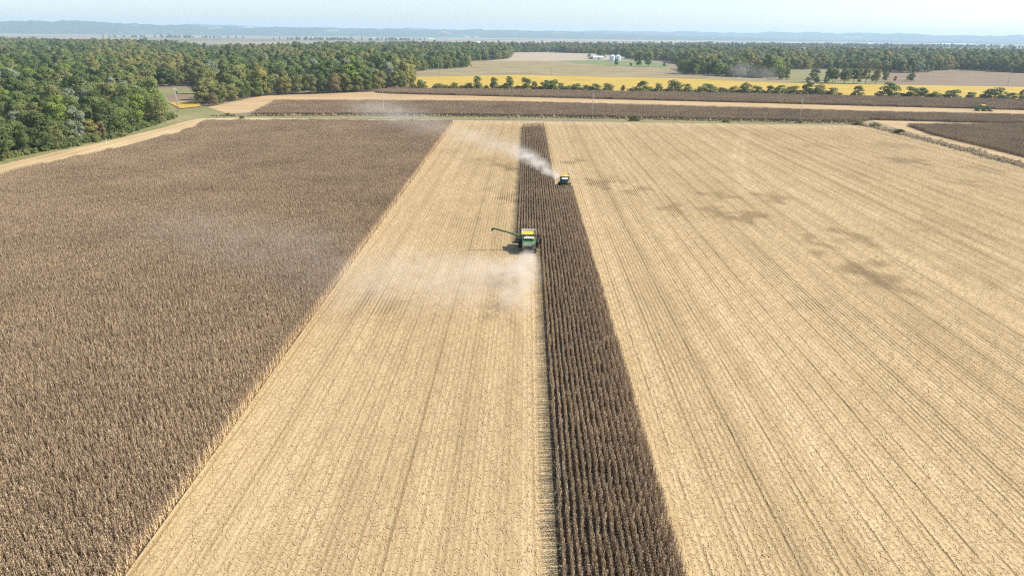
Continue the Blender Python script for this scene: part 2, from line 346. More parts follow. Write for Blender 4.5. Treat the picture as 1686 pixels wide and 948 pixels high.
# ------------------------------------------------------------------ corn and stubble patches
def corn_mat(name, stops):
    k = NT(name, 0.8, 0.12)
    v = k.math('ADD', k.attr('tone'), k.math('MULTIPLY', k.math('SUBTRACT', k.noise(k.pos(), 0.035, 3, 0.6), 0.5), 0.5))
    c = k.ramp(v, stops); k.color(c)
    tr = k.n('ShaderNodeBsdfTranslucent', {'Color': c}); mx = k.n('ShaderNodeMixShader', {0: 0.18, 1: k.b.outputs[0], 2: tr.outputs[0]})
    k.t.links.new(mx.outputs[0], k.out.inputs[0]); return k.m
M_CORN = corn_mat('dry_corn', [(0.0, (0.14, 0.098, 0.062)), (0.35, (0.385, 0.28, 0.170)), (0.7, (0.59, 0.445, 0.275)), (1.0, (0.70, 0.49, 0.22))])
def corn_patch(seed, rows=4, length=3.0, step=0.19, spread=.6, edge=False, jx=.035, var=1.0, ls=1.0, t_mean=.42):
    rg = np.random.default_rng(seed); V = []; F = []; T = []
    def quad(a, b, c, d, t): o = len(V); V.extend((a, b, c, d)); F.append((o, o+1, o+2, o+3)); T.append(t)
    for r in range(rows):
        x0 = (r-(rows-1)/2)*0.762
        for q in np.arange(-length/2, length/2-0.01, step):
            if rg.random() < 0.06: continue
            b = np.array([x0+rg.normal(0, jx), q+rg.uniform(0, step), 0]); h = rg.uniform(1.65, 2.25)
            lean = np.array([rg.normal(0, .05), rg.normal(0, .08), 1])*h; t0 = rg.normal(t_mean, 0.12*var)
            w_ = 0.02
            for a in (0, math.pi/2):
                d = np.array([math.cos(a), math.sin(a), 0])*w_; quad(b-d, b+d, b+lean+d*.4, b+lean-d*.4, t0-.04)
            ph = rg.uniform(0, 6.28)
            for j in range(11):
                zf = 0.10+0.86*j/10; p = b+lean*zf; az = ph+j*math.pi+rg.normal(0, .55)
                d = np.array([math.cos(az)*spread, math.sin(az), 0]); s = np.array([-d[1], d[0], 0])*rg.uniform(.035, .06); L = ls*rg.uniform(.16, .34)*(1 if zf < .75 else .8)
                m1 = p+d*L*.5+np.array([0, 0, rg.uniform(-.02, .18)]); e = p+d*L*rg.uniform(.6, .95)+np.array([0, 0, -rg.uniform(.08, .5)])
                t = t0+rg.normal(0, .13*var)+((.3 if zf < .55 else .06) if edge and r == rows-1 else (.04 if zf < .5 else 0))  # edge row: warm husk leaves, with the sunlit glow of the field wall painted in
                quad(p-s*.6, p+s*.6, m1+s, m1-s, t); quad(m1-s, m1+s, e+s*.3, e-s*.3, t)
            if rg.random() < .8:      # the husked ear hanging half-way up the stalk
                az = rg.uniform(0, 6.28); d = np.array([math.cos(az), math.sin(az), 0]); s = np.array([-d[1], d[0], 0])*.04
                p = b+lean*.5+d*.04; e = p+d*.14-np.array([0, 0, .16]); quad(p-s, p+s, e+s, e-s, t0+.4); quad(p+d*.06-s, p+d*.06+s, e+d*.05+s*.5, e+d*.05-s*.5, t0+.34)
            tp = b+lean
            for j in range(2):
                az = rg.uniform(0, 6.28); d = np.array([math.cos(az), math.sin(az), 0])*.07; s = np.array([-d[1], d[0], 0])*.18
                quad(tp-s, tp+s, tp+d*1.2+s+np.array([0, 0, .16]), tp+d*1.2-s+np.array([0, 0, .16]), t0-.06)
    return raw_mesh('corn_patch', np.array(V), F, M_CORN, T)
CORN = [src('corn_patch', corn_patch(100+i)) for i in range(7)]
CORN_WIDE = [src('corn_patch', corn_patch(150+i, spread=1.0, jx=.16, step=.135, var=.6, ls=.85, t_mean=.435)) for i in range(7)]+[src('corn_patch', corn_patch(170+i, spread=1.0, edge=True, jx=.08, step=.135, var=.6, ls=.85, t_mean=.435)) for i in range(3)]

def fill_patches(poly, wx=3.048, wy=3.0, across=False, jit=0.04, y_max=1e9, right=False):
    xs = [p[0] for p in poly]; ys = [p[1] for p in poly]
    if across: wx, wy = wy, wx
    gx = np.arange(max(xs)-wx/2, min(xs)-wx, -wx) if right else np.arange(min(xs)+wx/2, max(xs)+wx/2, wx); gy = np.arange(max(min(ys), 30)+wy/2, min(max(ys), y_max)+wy/2, wy)
    X, Y = np.meshgrid(gx, gy); X = X.ravel(); Y = Y.ravel(); k = inside(poly, X, Y); X, Y = X[k], Y[k]
    k = np.array([in_view(a, b, 0, .4) for a, b in zip(X, Y)], bool) if len(X) else np.zeros(0, bool)
    X, Y = X[k], Y[k]
    n = len(X); rot = RNG.integers(0, 2, n)*math.pi+(math.pi/2 if across else 0)
    return np.stack([X+RNG.normal(0, jit, n), Y+RNG.normal(0, jit, n), np.zeros(n)], 1), rot, RNG.uniform(.94, 1.08, n)
def corn(name, label, polys, across=False, right=False, skew=0):
    P, Q, S = [], [], []
    for po in polys:
        p, q, s = fill_patches(po, across=across, right=right); P.append(p); Q.append(q); S.append(s)
    P = np.concatenate(P); Q = np.concatenate(Q); S = np.concatenate(S)
    ix = RNG.integers(0, 7, len(P)); base = CORN_WIDE if right else CORN
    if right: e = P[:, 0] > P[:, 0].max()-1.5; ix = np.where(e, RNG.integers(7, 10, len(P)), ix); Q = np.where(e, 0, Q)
    P[:, 0] += skew*(P[:, 1]-52); scatter(name, label, 'corn', P, Q, S, ix, base)
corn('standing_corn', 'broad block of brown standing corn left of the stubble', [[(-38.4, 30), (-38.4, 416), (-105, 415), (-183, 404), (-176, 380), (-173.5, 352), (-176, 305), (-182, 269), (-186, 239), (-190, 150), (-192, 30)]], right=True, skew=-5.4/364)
XA, XB, XC, XD = -2.0, 4.1, 10.2, 16.3
STRIP = [[(XB, 30), (XC, 30), (XC, 407), (XB, 407)], [(XC, 30), (XD, 30), (XD, 231.5), (XC, 231.5)], [(XA, 169.8), (XB, 169.8), (XB, 407), (XA, 407)]]
sheet('dirt', [(XB-.2, 20), (XD+.1, 20), (XD+.1, 233), (XC+.5, 233), (XC+.5, 406), (XA-.2, 406), (XA-.2, 170), (XB-.2, 170)], 0.012, M_SOIL, 'dark soil between the rows of the last corn strip')
corn('standing_corn', 'narrow strip of dark corn rows left between the two combines', STRIP)
corn('standing_corn', 'long grey-brown corn strip just beyond the field edge and poles', [CORN_A], True)
corn('standing_corn', 'farthest corn strip in front of the hedgerow', [CORN_D], True)
corn('standing_corn', 'corn block at the right edge beyond the weedy fencerow', [CORN_C], True)

M_LITTER = corn_mat('straw_litter', [(0.0, (0.15, 0.10, 0.05)), (0.35, (0.37, 0.262, 0.127)), (0.7, (0.555, 0.415, 0.215)), (1.0, (0.72, 0.575, 0.345))])
def litter_patch(seed, n_flat=230, rows=4, length=3.0, gap=.45):
    rg = np.random.default_rng(seed); V = []; F = []; T = []
    def quad(a, b, c, d, t): o = len(V); V.extend((a, b, c, d)); F.append((o, o+1, o+2, o+3)); T.append(t)
    for r in range(rows):
        x0 = (r-(rows-1)/2)*0.762
        for q in np.arange(-length/2, length/2, .19):
            if rg.random() < gap: continue
            b = np.array([x0+rg.normal(0, .05), q+rg.uniform(0, .19), 0]); h = rg.uniform(.07, .19); ln = np.array([rg.normal(0, .35), rg.normal(0, .35), 1])*h
            for a in (0, 1.57):
                d = np.array([math.cos(a), math.sin(a), 0])*.018; quad(b-d, b+d, b+ln+d, b+ln-d, rg.normal(.5, .12))
    for i in range(n_flat):
        x = rg.uniform(-1.524, 1.524); near = abs((x/0.762+20) % 1-.5)      # 0 on a row
        if near < .22 and rg.random() < .8: continue
        p = np.array([x, rg.uniform(-length/2, length/2), rg.uniform(.012, .05)])
        az = rg.normal(1.57, .8); d = np.array([math.cos(az), math.sin(az), rg.normal(0, .1)])*rg.uniform(.08, .3); s = np.array([-math.sin(az), math.cos(az), rg.normal(0, .15)])*rg.uniform(.015, .05)
        m1 = p+np.array([0, 0, rg.uniform(0, .05)]); t = np.clip(rg.normal(.61, .12), 0.05, 1)
        quad(p-d-s, p-d+s, m1+s, m1-s, t); quad(m1-s, m1+s, p+d+s*.7, p+d-s*.7, t)
    return raw_mesh('litter_patch', np.array(V), F, M_LITTER, T)
LITTER = [src('litter_patch', litter_patch(300+i, *((125, 4, 3.0, .5), (85, 4, 3.0, .4), (45, 4, 3.0, .3))[i//3])) for i in range(9)]
def litter():
    polys = [[(-39.5, 30), (4.5, 30), (4.5, 165), (-2.0, 165), (-2.0, 432), (-44.5, 432), (-44.5, 400)], [(15.8, 30), (206, 30), (206, 432), (-2, 432), (-2, 408), (10.5, 408), (10.5, 250), (15.8, 250)]]
    P, Q, S = [], [], []
    for po in polys:
        p, q, s = fill_patches(po, y_max=440); P.append(p); Q.append(q); S.append(s)
    P = np.concatenate(P); Q = np.concatenate(Q); S = np.concatenate(S)
    d = np.zeros(len(P))
    for cx, cy_, rx, ry, s in DARK_PATCHES: d = np.maximum(d, s*np.clip(1.4-np.hypot((P[:, 0]-cx)/rx, (P[:, 1]-cy_)/ry), 0, 1))
    lv = np.clip(np.floor(d*2.2+RNG.random(len(P))*.9+np.where(P[:, 1] > 408, .5, 0)), 0, 2).astype(int)
    scatter('straw_litter', 'cut stalks and bleached husks strewn over the harvested field', 'straw', P, Q, S, lv*3+RNG.integers(0, 3, len(P)), LITTER)
litter()

# ------------------------------------------------------------------ trees
LEAF = {'deep green': ((0.089, 0.121, 0.036), (0.148, 0.188, 0.057)), 'mid green': ((0.131, 0.169, 0.046), (0.211, 0.257, 0.073)), 'olive': ((0.177, 0.182, 0.057), (0.279, 0.274, 0.097)),
        'yellowing': ((0.234, 0.217, 0.059), (0.365, 0.325, 0.091)), 'rusty': ((0.211, 0.160, 0.071), (0.296, 0.228, 0.103)), 'pale grey-green': ((0.188, 0.217, 0.125), (0.291, 0.319, 0.199)), 'bright green': ((0.160, 0.217, 0.036), (0.251, 0.319, 0.066))}
def leaf_mat(name, a, b):
    k = NT('leaves_'+name.replace(' ', '_').replace('-', '_'), 0.7, 0.2)
    v = k.math('ADD', k.math('MULTIPLY', k.attr('tone'), 0.6), k.math('MULTIPLY', k.rnd(), 0.4))
    c = k.mix(v, a, b); k.color(c)
    tr = k.n('ShaderNodeBsdfTranslucent', {'Color': c}); mx = k.n('ShaderNodeMixShader', {0: 0.38, 1: k.b.outputs[0], 2: tr.outputs[0]})
    k.t.links.new(mx.outputs[0], k.out.inputs[0]); return k.m
LM = {n: leaf_mat(n, *c) for n, c in LEAF.items()}
kb = NT('bark', 0.95, 0.1); kb.color(kb.ramp(kb.noise(kb.obj(), 3, 4, .6, (1, 1, .2)), [(0.3, (0.07, 0.055, 0.04)), (0.7, (0.19, 0.16, 0.125))])); M_BARK = kb.m
kb = NT('pale_bark', 0.9, 0.1); kb.color(kb.ramp(kb.noise(kb.obj(), 3, 4, .6, (1, 1, .3)), [(0.3, (0.3, 0.27, 0.22)), (0.7, (0.55, 0.52, 0.46))])); M_PALEBARK = kb.m

NORMALS = {}
def soften(me, seed, n):
    """leaf clumps shade with the roundness of the bough they sit on"""
    nn = NORMALS[seed][:n*4]; full = np.zeros((len(me.loops), 3), np.float32); full[:len(nn)] = nn
    for p in me.polygons: p.use_smooth = True
    me.normals_split_custom_set(full.tolist()); return me
def crown_data(seed, h, rad, base, nleaf, lsize, lobes=11, kind='round'):
    """leaf clumps spread over many uneven lobes; h = tree height, base = where the crown starts"""
    rg = np.random.default_rng(seed); L = []
    ch = h-base
    L.append((np.array([0, 0, base+ch*.5]), np.array([rad*.62, rad*.62, ch*.46])))
    for i in range(lobes):
        a = i*2.4+rg.normal(0, .4); zf = (i+.5)/lobes; zf = zf**1.5 if kind == 'bush' else zf; zf = min(max(zf+rg.normal(0, .07), .05), .95)
        env = {'round': math.sin(math.pi*(0.14+0.8*zf))**.7, 'tall': (1-zf)**.5*1.0+.12, 'bush': (1-zf*.9)**.4*1.1}[kind]
        rr = rad*env*rg.uniform(.45, .74); rl = rad*rg.uniform(.28, .48)*(1.15 if kind == 'bush' else 1)
        L.append((np.array([math.cos(a)*rr, math.sin(a)*rr, base+ch*(.08+.8*zf)]), np.array([rl, rl, rl*rg.uniform(.65, .95)])))
    wts = np.array([l[1][0]**2 for l in L]); wts[0] *= .55; wts /= wts.sum()
    V = np.zeros((nleaf*4, 3)); T = np.zeros(nleaf); lt = rg.normal(0.5, 0.12, len(L))
    pick = rg.choice(len(L), nleaf, p=wts)
    d = rg.normal(size=(nleaf, 3)); d /= np.linalg.norm(d, axis=1)[:, None]; d[:, 2] = np.where(d[:, 2] < -.5, -d[:, 2], d[:, 2])
    cen = np.array([l[0] for l in L])[pick]; ax = np.array([l[1] for l in L])[pick]
    rr = rg.uniform(.84, 1.06, nleaf)[:, None]; rr = np.where(rg.random((nleaf, 1)) < .04, rr*1.14, rr)
    p = cen+d*ax*rr; p[:, 2] = np.maximum(p[:, 2], .15)
    nrm = d+rg.normal(0, .3, (nleaf, 3)); nrm /= np.linalg.norm(nrm, axis=1)[:, None]
    ref = rg.normal(size=(nleaf, 3)); a = np.cross(nrm, ref); a /= np.linalg.norm(a, axis=1)[:, None]; b = np.cross(nrm, a)
    s1 = (lsize*rg.uniform(.55, 1.25, nleaf))[:, None]; s2 = s1*rg.uniform(.5, .9, (nleaf, 1))
    V[0::4] = p-a*s1; V[1::4] = p-b*s2-nrm*s1*.12; V[2::4] = p+a*s1; V[3::4] = p+b*s2+nrm*s1*.12
    T = np.clip(lt[pick]+rg.normal(0, .10, nleaf), 0, 1)
    soft = d*.75+nrm*.45+np.array([0, 0, .12]); soft /= np.linalg.norm(soft, axis=1)[:, None]; NORMALS[seed] = np.repeat(soft, 4, 0)
    F = np.arange(nleaf*4).reshape(-1, 4).tolist()
    return V, F, T, L
def trunk_mb(seed, h, rad, base, L, r0_):
    rg = random.Random(seed); mb = MB(); top = base+(h-base)*.62
    k1 = (rg.uniform(-.3, .3), rg.uniform(-.3, .3))
    mb.tube([(0, 0, -.2), (k1[0]*.3, k1[1]*.3, base*.5), (k1[0], k1[1], base+.3), (k1[0]*.5, 0, top)], [r0_*1.25, r0_, r0_*.85, r0_*.25], 7)
    for c, a in L[1:6]:
        z0 = base*.85+rg.uniform(0, (h-base)*.25); mid = (c[0]*.5, c[1]*.5, (z0+c[2])/2+.3)
        mb.tube([(k1[0]*.8, k1[1]*.8, z0), mid, tuple(c)], [r0_*.45, r0_*.3, r0_*.12], 5)
    return mb
TREES = {}      # (colour, shape) -> list of (crown mesh, trunk mesh, joined mesh)
SHAPES = {'round': (17.5, 6.4, 1.0), 'broad': (16.0, 7.6, .7), 'tall': (20.5, 5.6, 1.4), 'open': (17.5, 5.6, 5.0)}
def tree_meshes(col, shape, var):
    key = (col, shape, var)
    if key in TREES: return TREES[key]
    h, rad, base = SHAPES[shape]; seed = sum(ord(c_)*(i+3) for i, c_ in enumerate(col+shape))+var*101
    V, F, T, L = crown_data(seed, h, rad, base, 2600, .46, 13, 'round')
    cm = soften(raw_mesh('crown', V, F, LM[col], T), seed, len(F)); tm = trunk_mb(seed, h, rad, base, L, .28).mesh('trunk', M_BARK if col != 'pale grey-green' else M_PALEBARK, True)
    TREES[key] = (cm, tm); return TREES[key]
def place_tree(x, y, s, col, shape, var, label, group, name='tree', cat='tree', rz=None, z=0):
    cm, tm = tree_meshes(col, shape, var)
    t = thing(name, label, cat, (x, y, z), random.uniform(0, 6.28) if rz is None else rz, group); t.scale = (s, s, s*random.uniform(.92, 1.1))
    for nm, me in (('crown', cm), ('trunk', tm)):
        o = bpy.data.objects.new(nm, me); C.objects.link(o); o.parent = t
    return t

FOREST = [(-212,190),(-213,265),(-213,297),(-209,318),(-207,345),(-210,380),(-216,410),(-226,438),(-245,462),(-275,500),(-330,600),(-350,680),(-325,690),(-305,655),(-285,625),(-262,570),(-240,515),(-226,500),(-222,590),(-196,612),(-168,624),(-138,655),(-137,676),(-124,700),(-121,760),(-140,868),(-176,982),
          (-96,1150),(-112,1412),(-44,1580),(-44,2200),(-60,2600),(-560,2900),(-640,2050),(-800,1800),(-1100,2250),(-1500,2500),(-1900,2700),(-3200,2900),(-3200,800),(-700,190)]
FOREST_BACK = [(-44,2200),(60,2260),(135,2200),(212,2155),(262,1810),(225,1672),(300,1560),(285,1420),(330,1330),(270,1240),(255,1215),(250,1180),(218,1020),(255,975),(300,948),(326,938),(380,1060),(440,1216),(556,1240),(580,1130),(640,1160),(757,1292),(806,1178),(1100,1250),(1900,1300),(2400,2400),(1500,2500),(900,2350),(500,2500),(300,2900),(0,2900),(-60,2600)]
def lattice(poly, sp, seed, jit=.32):
    rg = np.random.default_rng(seed); xs = [p[0] for p in poly]; ys = [p[1] for p in poly]
    X, Y = np.meshgrid(np.arange(min(xs), max(xs), sp), np.arange(min(ys), max(ys), sp)); X = X.copy(); X[1::2] += sp/2
    X = X.ravel()+rg.normal(0, sp*jit, X.size); Y = Y.ravel()+rg.normal(0, sp*jit, Y.size); k = inside(poly, X, Y); X, Y = X[k], Y[k]
    k = np.array([in_view(a, b, 8, .4) for a, b in zip(X, Y)], bool); return X[k], Y[k]
COLS = list(LEAF)
def colour_at(x, y, rg):
    """kinds of tree grow in loose stands"""
    q = math.sin(x*.021+y*.013)+math.sin(x*.05-y*.034+1.3)*.7+math.sin(y*.071+x*.017)*.5+rg.gauss(0, .7)
    if q > 1.55: return 'yellowing' if rg.random() < .9 else 'rusty'
    if q > .35: return 'olive'
    if q > -.3: return 'mid green'
    if q > -.9: return 'deep green' if rg.random() < .8 else 'pale grey-green'
    return 'deep green' if rg.random() < .7 else 'bright green'
rgt = random.Random(12)
# --- the front row of the wood along the grass verge, tree by tree from the gap towards the viewer (distance, offset, colour, shape, size)
FRONT = [(437,-232,'olive','round',.72),(428,-226,'bright green','round',.95),(417,-224,'bright green','broad',1.0),(406,-223,'mid green','broad',1.0),(395,-221,'bright green','round',.98),(384,-219,'bright green','round',.92),(373,-219,'deep green','broad',.95),
         (362,-216,'mid green','broad',1.0),(352,-215,'deep green','round',.9),(343,-213,'rusty','round',.48),(336,-214,'yellowing','round',.62),(328,-215,'pale grey-green','tall',.86),(318,-217,'deep green','round',.72),(311,-216,'olive','broad',.74),(303,-219,'olive','round',.9),
         (295,-221,'mid green','round',.8),(287,-222,'mid green','broad',.88),(278,-223,'olive','round',.95),(269,-222,'olive','broad',.95),(260,-223,'mid green','round',.9),(251,-221,'pale grey-green','broad',1.0),(242,-222,'mid green','round',.95),(233,-222,'olive','round',1.0),(222,-222,'deep green','broad',1.0)]
ORD = ['first','second','third','fourth','fifth','sixth','seventh','eighth','ninth','tenth','eleventh','twelfth','thirteenth','fourteenth','fifteenth','sixteenth','seventeenth','eighteenth','nineteenth','twentieth','twenty-first','twenty-second','twenty-third','twenty-fourth','twenty-fifth','twenty-sixth','twenty-seventh','twenty-eighth','twenty-ninth','thirtieth','thirty-first','thirty-second','thirty-third','thirty-fourth','thirty-fifth','thirty-sixth','thirty-seventh','thirty-eighth','thirty-ninth','fortieth','forty-first','forty-second','forty-third','forty-fourth','forty-fifth','forty-sixth','forty-seventh','forty-eighth','forty-ninth','fiftieth']
for i, (y, x, c_, sh, s) in enumerate(FRONT):
    place_tree(x, y, s, c_, sh, i % 3, f'{c_} tree in the wood-edge row above the grass verge, {ORD[i]} from the gap', 'trees along the front edge of the left wood')
# --- woodland edge beyond the gap, behind the far corn strips
EDGE2 = [(-226,503,'rusty','broad',.62),(-228,514,'deep green','broad',.72),(-229,527,'olive','round',.72),(-228,540,'olive','broad',.8),(-226,554,'deep green','round',.75),(-227,568,'mid green','broad',.82),(-223,582,'mid green','round',.9),(-219,596,'deep green','round',.95),(-209,606,'yellowing','broad',.95),(-201,614,'olive','broad',.95),
         (-190,618,'olive','broad',1.0),(-181,621,'deep green','round',.98),(-171,627,'rusty','broad',1.0),(-163,635,'olive','round',1.0),(-155,643,'olive','broad',1.0),(-147,650,'mid green','round',.95),(-141,662,'yellowing','broad',.9),(-139,676,'olive','round',.9),(-128,690,'yellowing','tall',.85),(-122,700,'mid green','round',.62),(-114,704,'olive','round',.55)]
for i, (x, y, c_, sh, s) in enumerate(EDGE2):
    place_tree(x, y, s, c_, sh, (i+1) % 3, f'{c_} tree in the wood edge behind the far corn, {ORD[i]} from the gap', 'trees along the far edge of the left wood')
fx, fy = lattice(FOREST, 11.2, 21)
lim = np.hypot(fx, fy); k_near = []
taken = [(x, y) for y, x, *_ in FRONT]+[(x, y) for x, y, *_ in EDGE2]
ok = np.ones(len(fx), bool)
for tx, ty in taken: ok &= np.hypot(fx-tx, fy-ty) > 6.5
fx, fy, lim = fx[ok], fy[ok], lim[ok]
bx, by = lattice(FOREST_BACK, 11.5, 22)
for gx_, gy_, ga, gb in ((430,1420,45,40),(760,1800,130,60),(330,1880,80,50),(1050,1560,90,50),(600,2100,120,60),(120,2420,120,60),(560,1500,40,50),(330,1330,26,40)):
    q_ = ((bx-gx_)/ga)**2+((by-gy_)/gb)**2 > 1+.35*np.sin(bx*.09)+.3*np.sin(by*.11); bx, by = bx[q_], by[q_]
order = np.argsort(lim); N_IND = 130
zone_word = lambda d: 'close behind the front row' if d < 345 else ('a little way behind the front row' if d < 380 else 'level with the gap')
for i in order[:N_IND]:
    x, y = float(fx[i]), float(fy[i]); c_ = colour_at(x, y, rgt); sh = rgt.choice(['round', 'round', 'broad', 'tall']); s = rgt.uniform(.66, 1.22)
    size = 'small' if s < .88 else ('tall' if s > 1.03 or sh == 'tall' else 'middling')
    place_tree(x, y, s, c_, sh, rgt.randrange(3), f'{size} {c_} tree in the left wood '+zone_word(math.hypot(x, y)), 'crowded trees inside the left wood')
# the rest of the woods, thousands of crowns that run together
FC = [(c_, sh, v) for c_ in COLS for sh, v in (('round', 0), ('broad', 0), ('broad', 1), ('tall', 0))]
def forest_sources():
    out = []
    for c_, sh, v in FC:
        h, rad, base = SHAPES[sh]; seed = 900+len(out)*7
        V, F, T, L = crown_data(seed, h, rad*1.12, base, 1300, .66, (8, 11, 7, 10)[len(out) % 4])
        mb = MB(); mb.tube([(0, 0, -.2), (0, 0, base+2), (.3, 0, h*.6)], [.33, .26, .1], 5); o_ = len(V)
        V2 = np.concatenate([V, np.array(mb.v)]); F2 = F+[tuple(q+o_ for q in f) for f in mb.f]
        me = raw_mesh('forest_tree', V2, F2, LM[c_], np.concatenate([T, np.zeros(len(mb.f))])); me.materials.append(M_BARK)
        mi = np.zeros(len(F2), np.int32); mi[len(F):] = 1; me.polygons.foreach_set('material_index', mi); soften(me, seed, len(F))
        out.append(src('forest_tree', me))
    return out
FS = forest_sources()
def forest(name, label, X, Y):
    n = len(X); idx = []; rg = random.Random(5)
    for x, y in zip(X, Y):
        c_ = colour_at(x, y, rg); o_ = [i for i, q in enumerate(FC) if q[0] == c_]; idx.append(rg.choice(o_))
    und = np.sin(X*.011+Y*.004)+.8*np.sin(X*.031-Y*.01+1)+.6*np.sin(X*.07+Y*.03)
    S = (.6+.75*RNG.random(n)**1.3)*(1+.085*und)
    scatter(name, label, 'forest', np.stack([X, Y, np.zeros(n)], 1), RNG.uniform(0, 6.28, n), S, idx, FS)
rest = order[N_IND:]
forest('forest', 'deep green and yellowing woodland stretching away on the left', fx[rest], fy[rest])
forest('forest', 'dark green woods along the far right and behind the bins', bx, by)

# --- hedgerow between the far corn and the soybeans: (across, away, height, width, colour)
HEDGE = [(-121,693,14,10,'olive'),(-104,697,8,9,'mid green'),(-87,696,5,10,'olive'),(-71,695,6.5,9,'mid green'),(-57,694,6,8,'olive'),(-48,693,13.5,7.5,'mid green'),(-32,693,11.5,10,'deep green'),(-17,693,12.5,8,'mid green'),(-1,693,11.5,8.5,'mid green'),(7,692,8.5,7,'olive'),(18,691,9.5,9,'mid green'),(26,690,10,8,'mid green'),(33,690,7.5,7.5,'mid green'),(41,689,5,7,'olive'),(48,688,6.5,8,'mid green'),(57,687,6,8,'olive'),(66,687,7,8.5,'mid green'),
         (78,686,8,9,'olive'),(92,684,6,5,'deep green'),(103,683,4.5,7,'yellowing'),(110,683,10.5,9,'mid green'),(118,682,5,7,'yellowing'),(126,681,8.5,6.5,'olive'),(140,680,12.5,12.5,'olive'),(153,679,9,8.5,'mid green'),(171,677,9,13,'mid green'),(185,676,6,9,'olive'),(196,675,7,10,'yellowing'),(206,674,10.5,10,'olive'),(217,673,7.5,8,'mid green'),(228,672,8.5,8,'olive'),(238,671,8.5,9,'mid green'),(249,669,8,10,'mid green'),(262,668,12,11,'deep green'),(273,667,10,9,'olive'),
         (284,666,7.5,8,'yellowing'),(306,661,10,10,'olive'),(334,657,13,13,'mid green'),(352,655,9.5,10,'mid green'),(362,654,9,10,'deep green'),(372,653,5.5,8,'mid green'),(387,651,7.5,11,'mid green'),(403,649,6,9,'olive'),(421,647,10.5,15,'deep green'),(436,645,6,7,'mid green'),(443,644,9.5,6,'olive'),(453,643,6,10,'mid green'),(466,641,9,8,'deep green'),(477,640,10.5,10,'olive'),(487,639,10,7,'mid green')]
LOWB = [(-113,696,4.5,8),(-79,696,3.5,7),(-64,695,3.5,7),(-40,694,4,6),(-24,693,4.5,7),(-9,693,4,8),(12,692,4,6),(22,691,4.5,6),(37,690,3.5,5),(45,689,3.5,5),(52,688,3.5,5),(61,687,3.5,6),(99,684,3,7),(122,682,3,6),(133,681,3.5,7),(147,680,4,8),(162,678,4,9),(178,677,4,8),(190,676,4,8),(201,675,4,8),(211,674,4,8),(222,673,4.5,7),(233,672,4,8),(244,670,4.5,8),(255,669,4.5,8),(268,668,4.5,8),(279,667,4.5,7),(291,666,3,7),(325,659,5,8),(344,656,4,8),(368,654,4,7),(380,652,3.5,8),(412,648,4.5,8),(430,646,4,8),(448,644,4,7),(459,642,4,7),(471,641,4,7),(483,640,4.5,7),(500,637,3.5,9),(514,635,3.5,8),(529,633,5.5,9)]
bush_cache = {}
def bush_meshes(col, v, tall):
    key = (col, v, tall)
    if key not in bush_cache:
        seed = 4000+len(bush_cache)*13
        V, F, T, L = crown_data(seed, 10.0, 4.4, -.3 if not tall else -1.0, 1500, .45, 14, 'bush' if not tall or seed % 2 else 'round')
        bush_cache[key] = (soften(raw_mesh('crown', V, F, LM[col], T), seed, len(F)), trunk_mb(seed, 10, 4.4, 1.0, L, .16).mesh('trunk', M_BARK, True))
    return bush_cache[key]
def place_bush(x, y, h, wd, col, v, label, group, name, cat):
    tall = h/wd > 1.25; cm, tm = bush_meshes(col, v, tall)
    t = thing(name, label, cat, (x, y, 0), random.uniform(0, 6.28), group); t.scale = (wd/7.8, wd/7.8, h/10)
    for nm, me in (('crown', cm), ('trunk', tm)):
        o = bpy.data.objects.new(nm, me); C.objects.link(o); o.parent = t
for i, (x, y, h, wd, c_) in enumerate(HEDGE):
    wd *= 1.2 if i % 3 else .95; y += (i*7 % 5-2)*.8
    form = 'slender' if h/wd > 1.25 else ('spreading' if h/wd < .9 else 'rounded'); sz = 'tall' if h > 9 else 'low'
    place_bush(x, y, h, wd, c_, i % 3, f'{sz} {form} {c_} hedgerow tree before the yellow soybeans, {ORD[i]} along from the wood', 'hedgerow trees in front of the soybeans', 'hedge_tree' if h > 7 else 'hedge_bush', 'tree' if h > 7 else 'bush')
for i, (x, y, h, wd) in enumerate(LOWB):
    c_ = ('olive', 'mid green', 'yellowing', 'mid green', 'olive')[i % 5]
    place_bush(x, y, h, wd, c_, i % 3, f'low spreading {c_} bush filling between hedgerow trees, {ORD[i]} along from the wood', 'low bushes between the hedgerow trees', 'hedge_bush', 'bush')
for x, y, h, wd, lab in ((68,443,3.4,5.6,'dark green bush on the field edge behind the nearer combine strip'),(125.5,441,2.2,4.6,'low green shrub on the field edge, left of the roadside pole'),(171.5,441,1.8,3.2,'small shrub at the foot of the pole on the field edge'),
                         (206,436,2.6,6,'straggly green shrub where the field edge meets the fencerow'),(212,428,2.4,7,'dull green shrub at the head of the weedy fencerow'),(211,397,2.6,6,'round dark shrub in the weedy fencerow near its far end'),(-176,428.5,1.8,3,'tiny dark bush standing at the top corner of the left corn'),(-190,441,2,3.5,'small dark bush on the grass before the gap')):
    place_bush(x, y, h, wd, 'deep green' if 'dark' in lab else 'olive', 1, lab, None, 'shrub', 'bush')
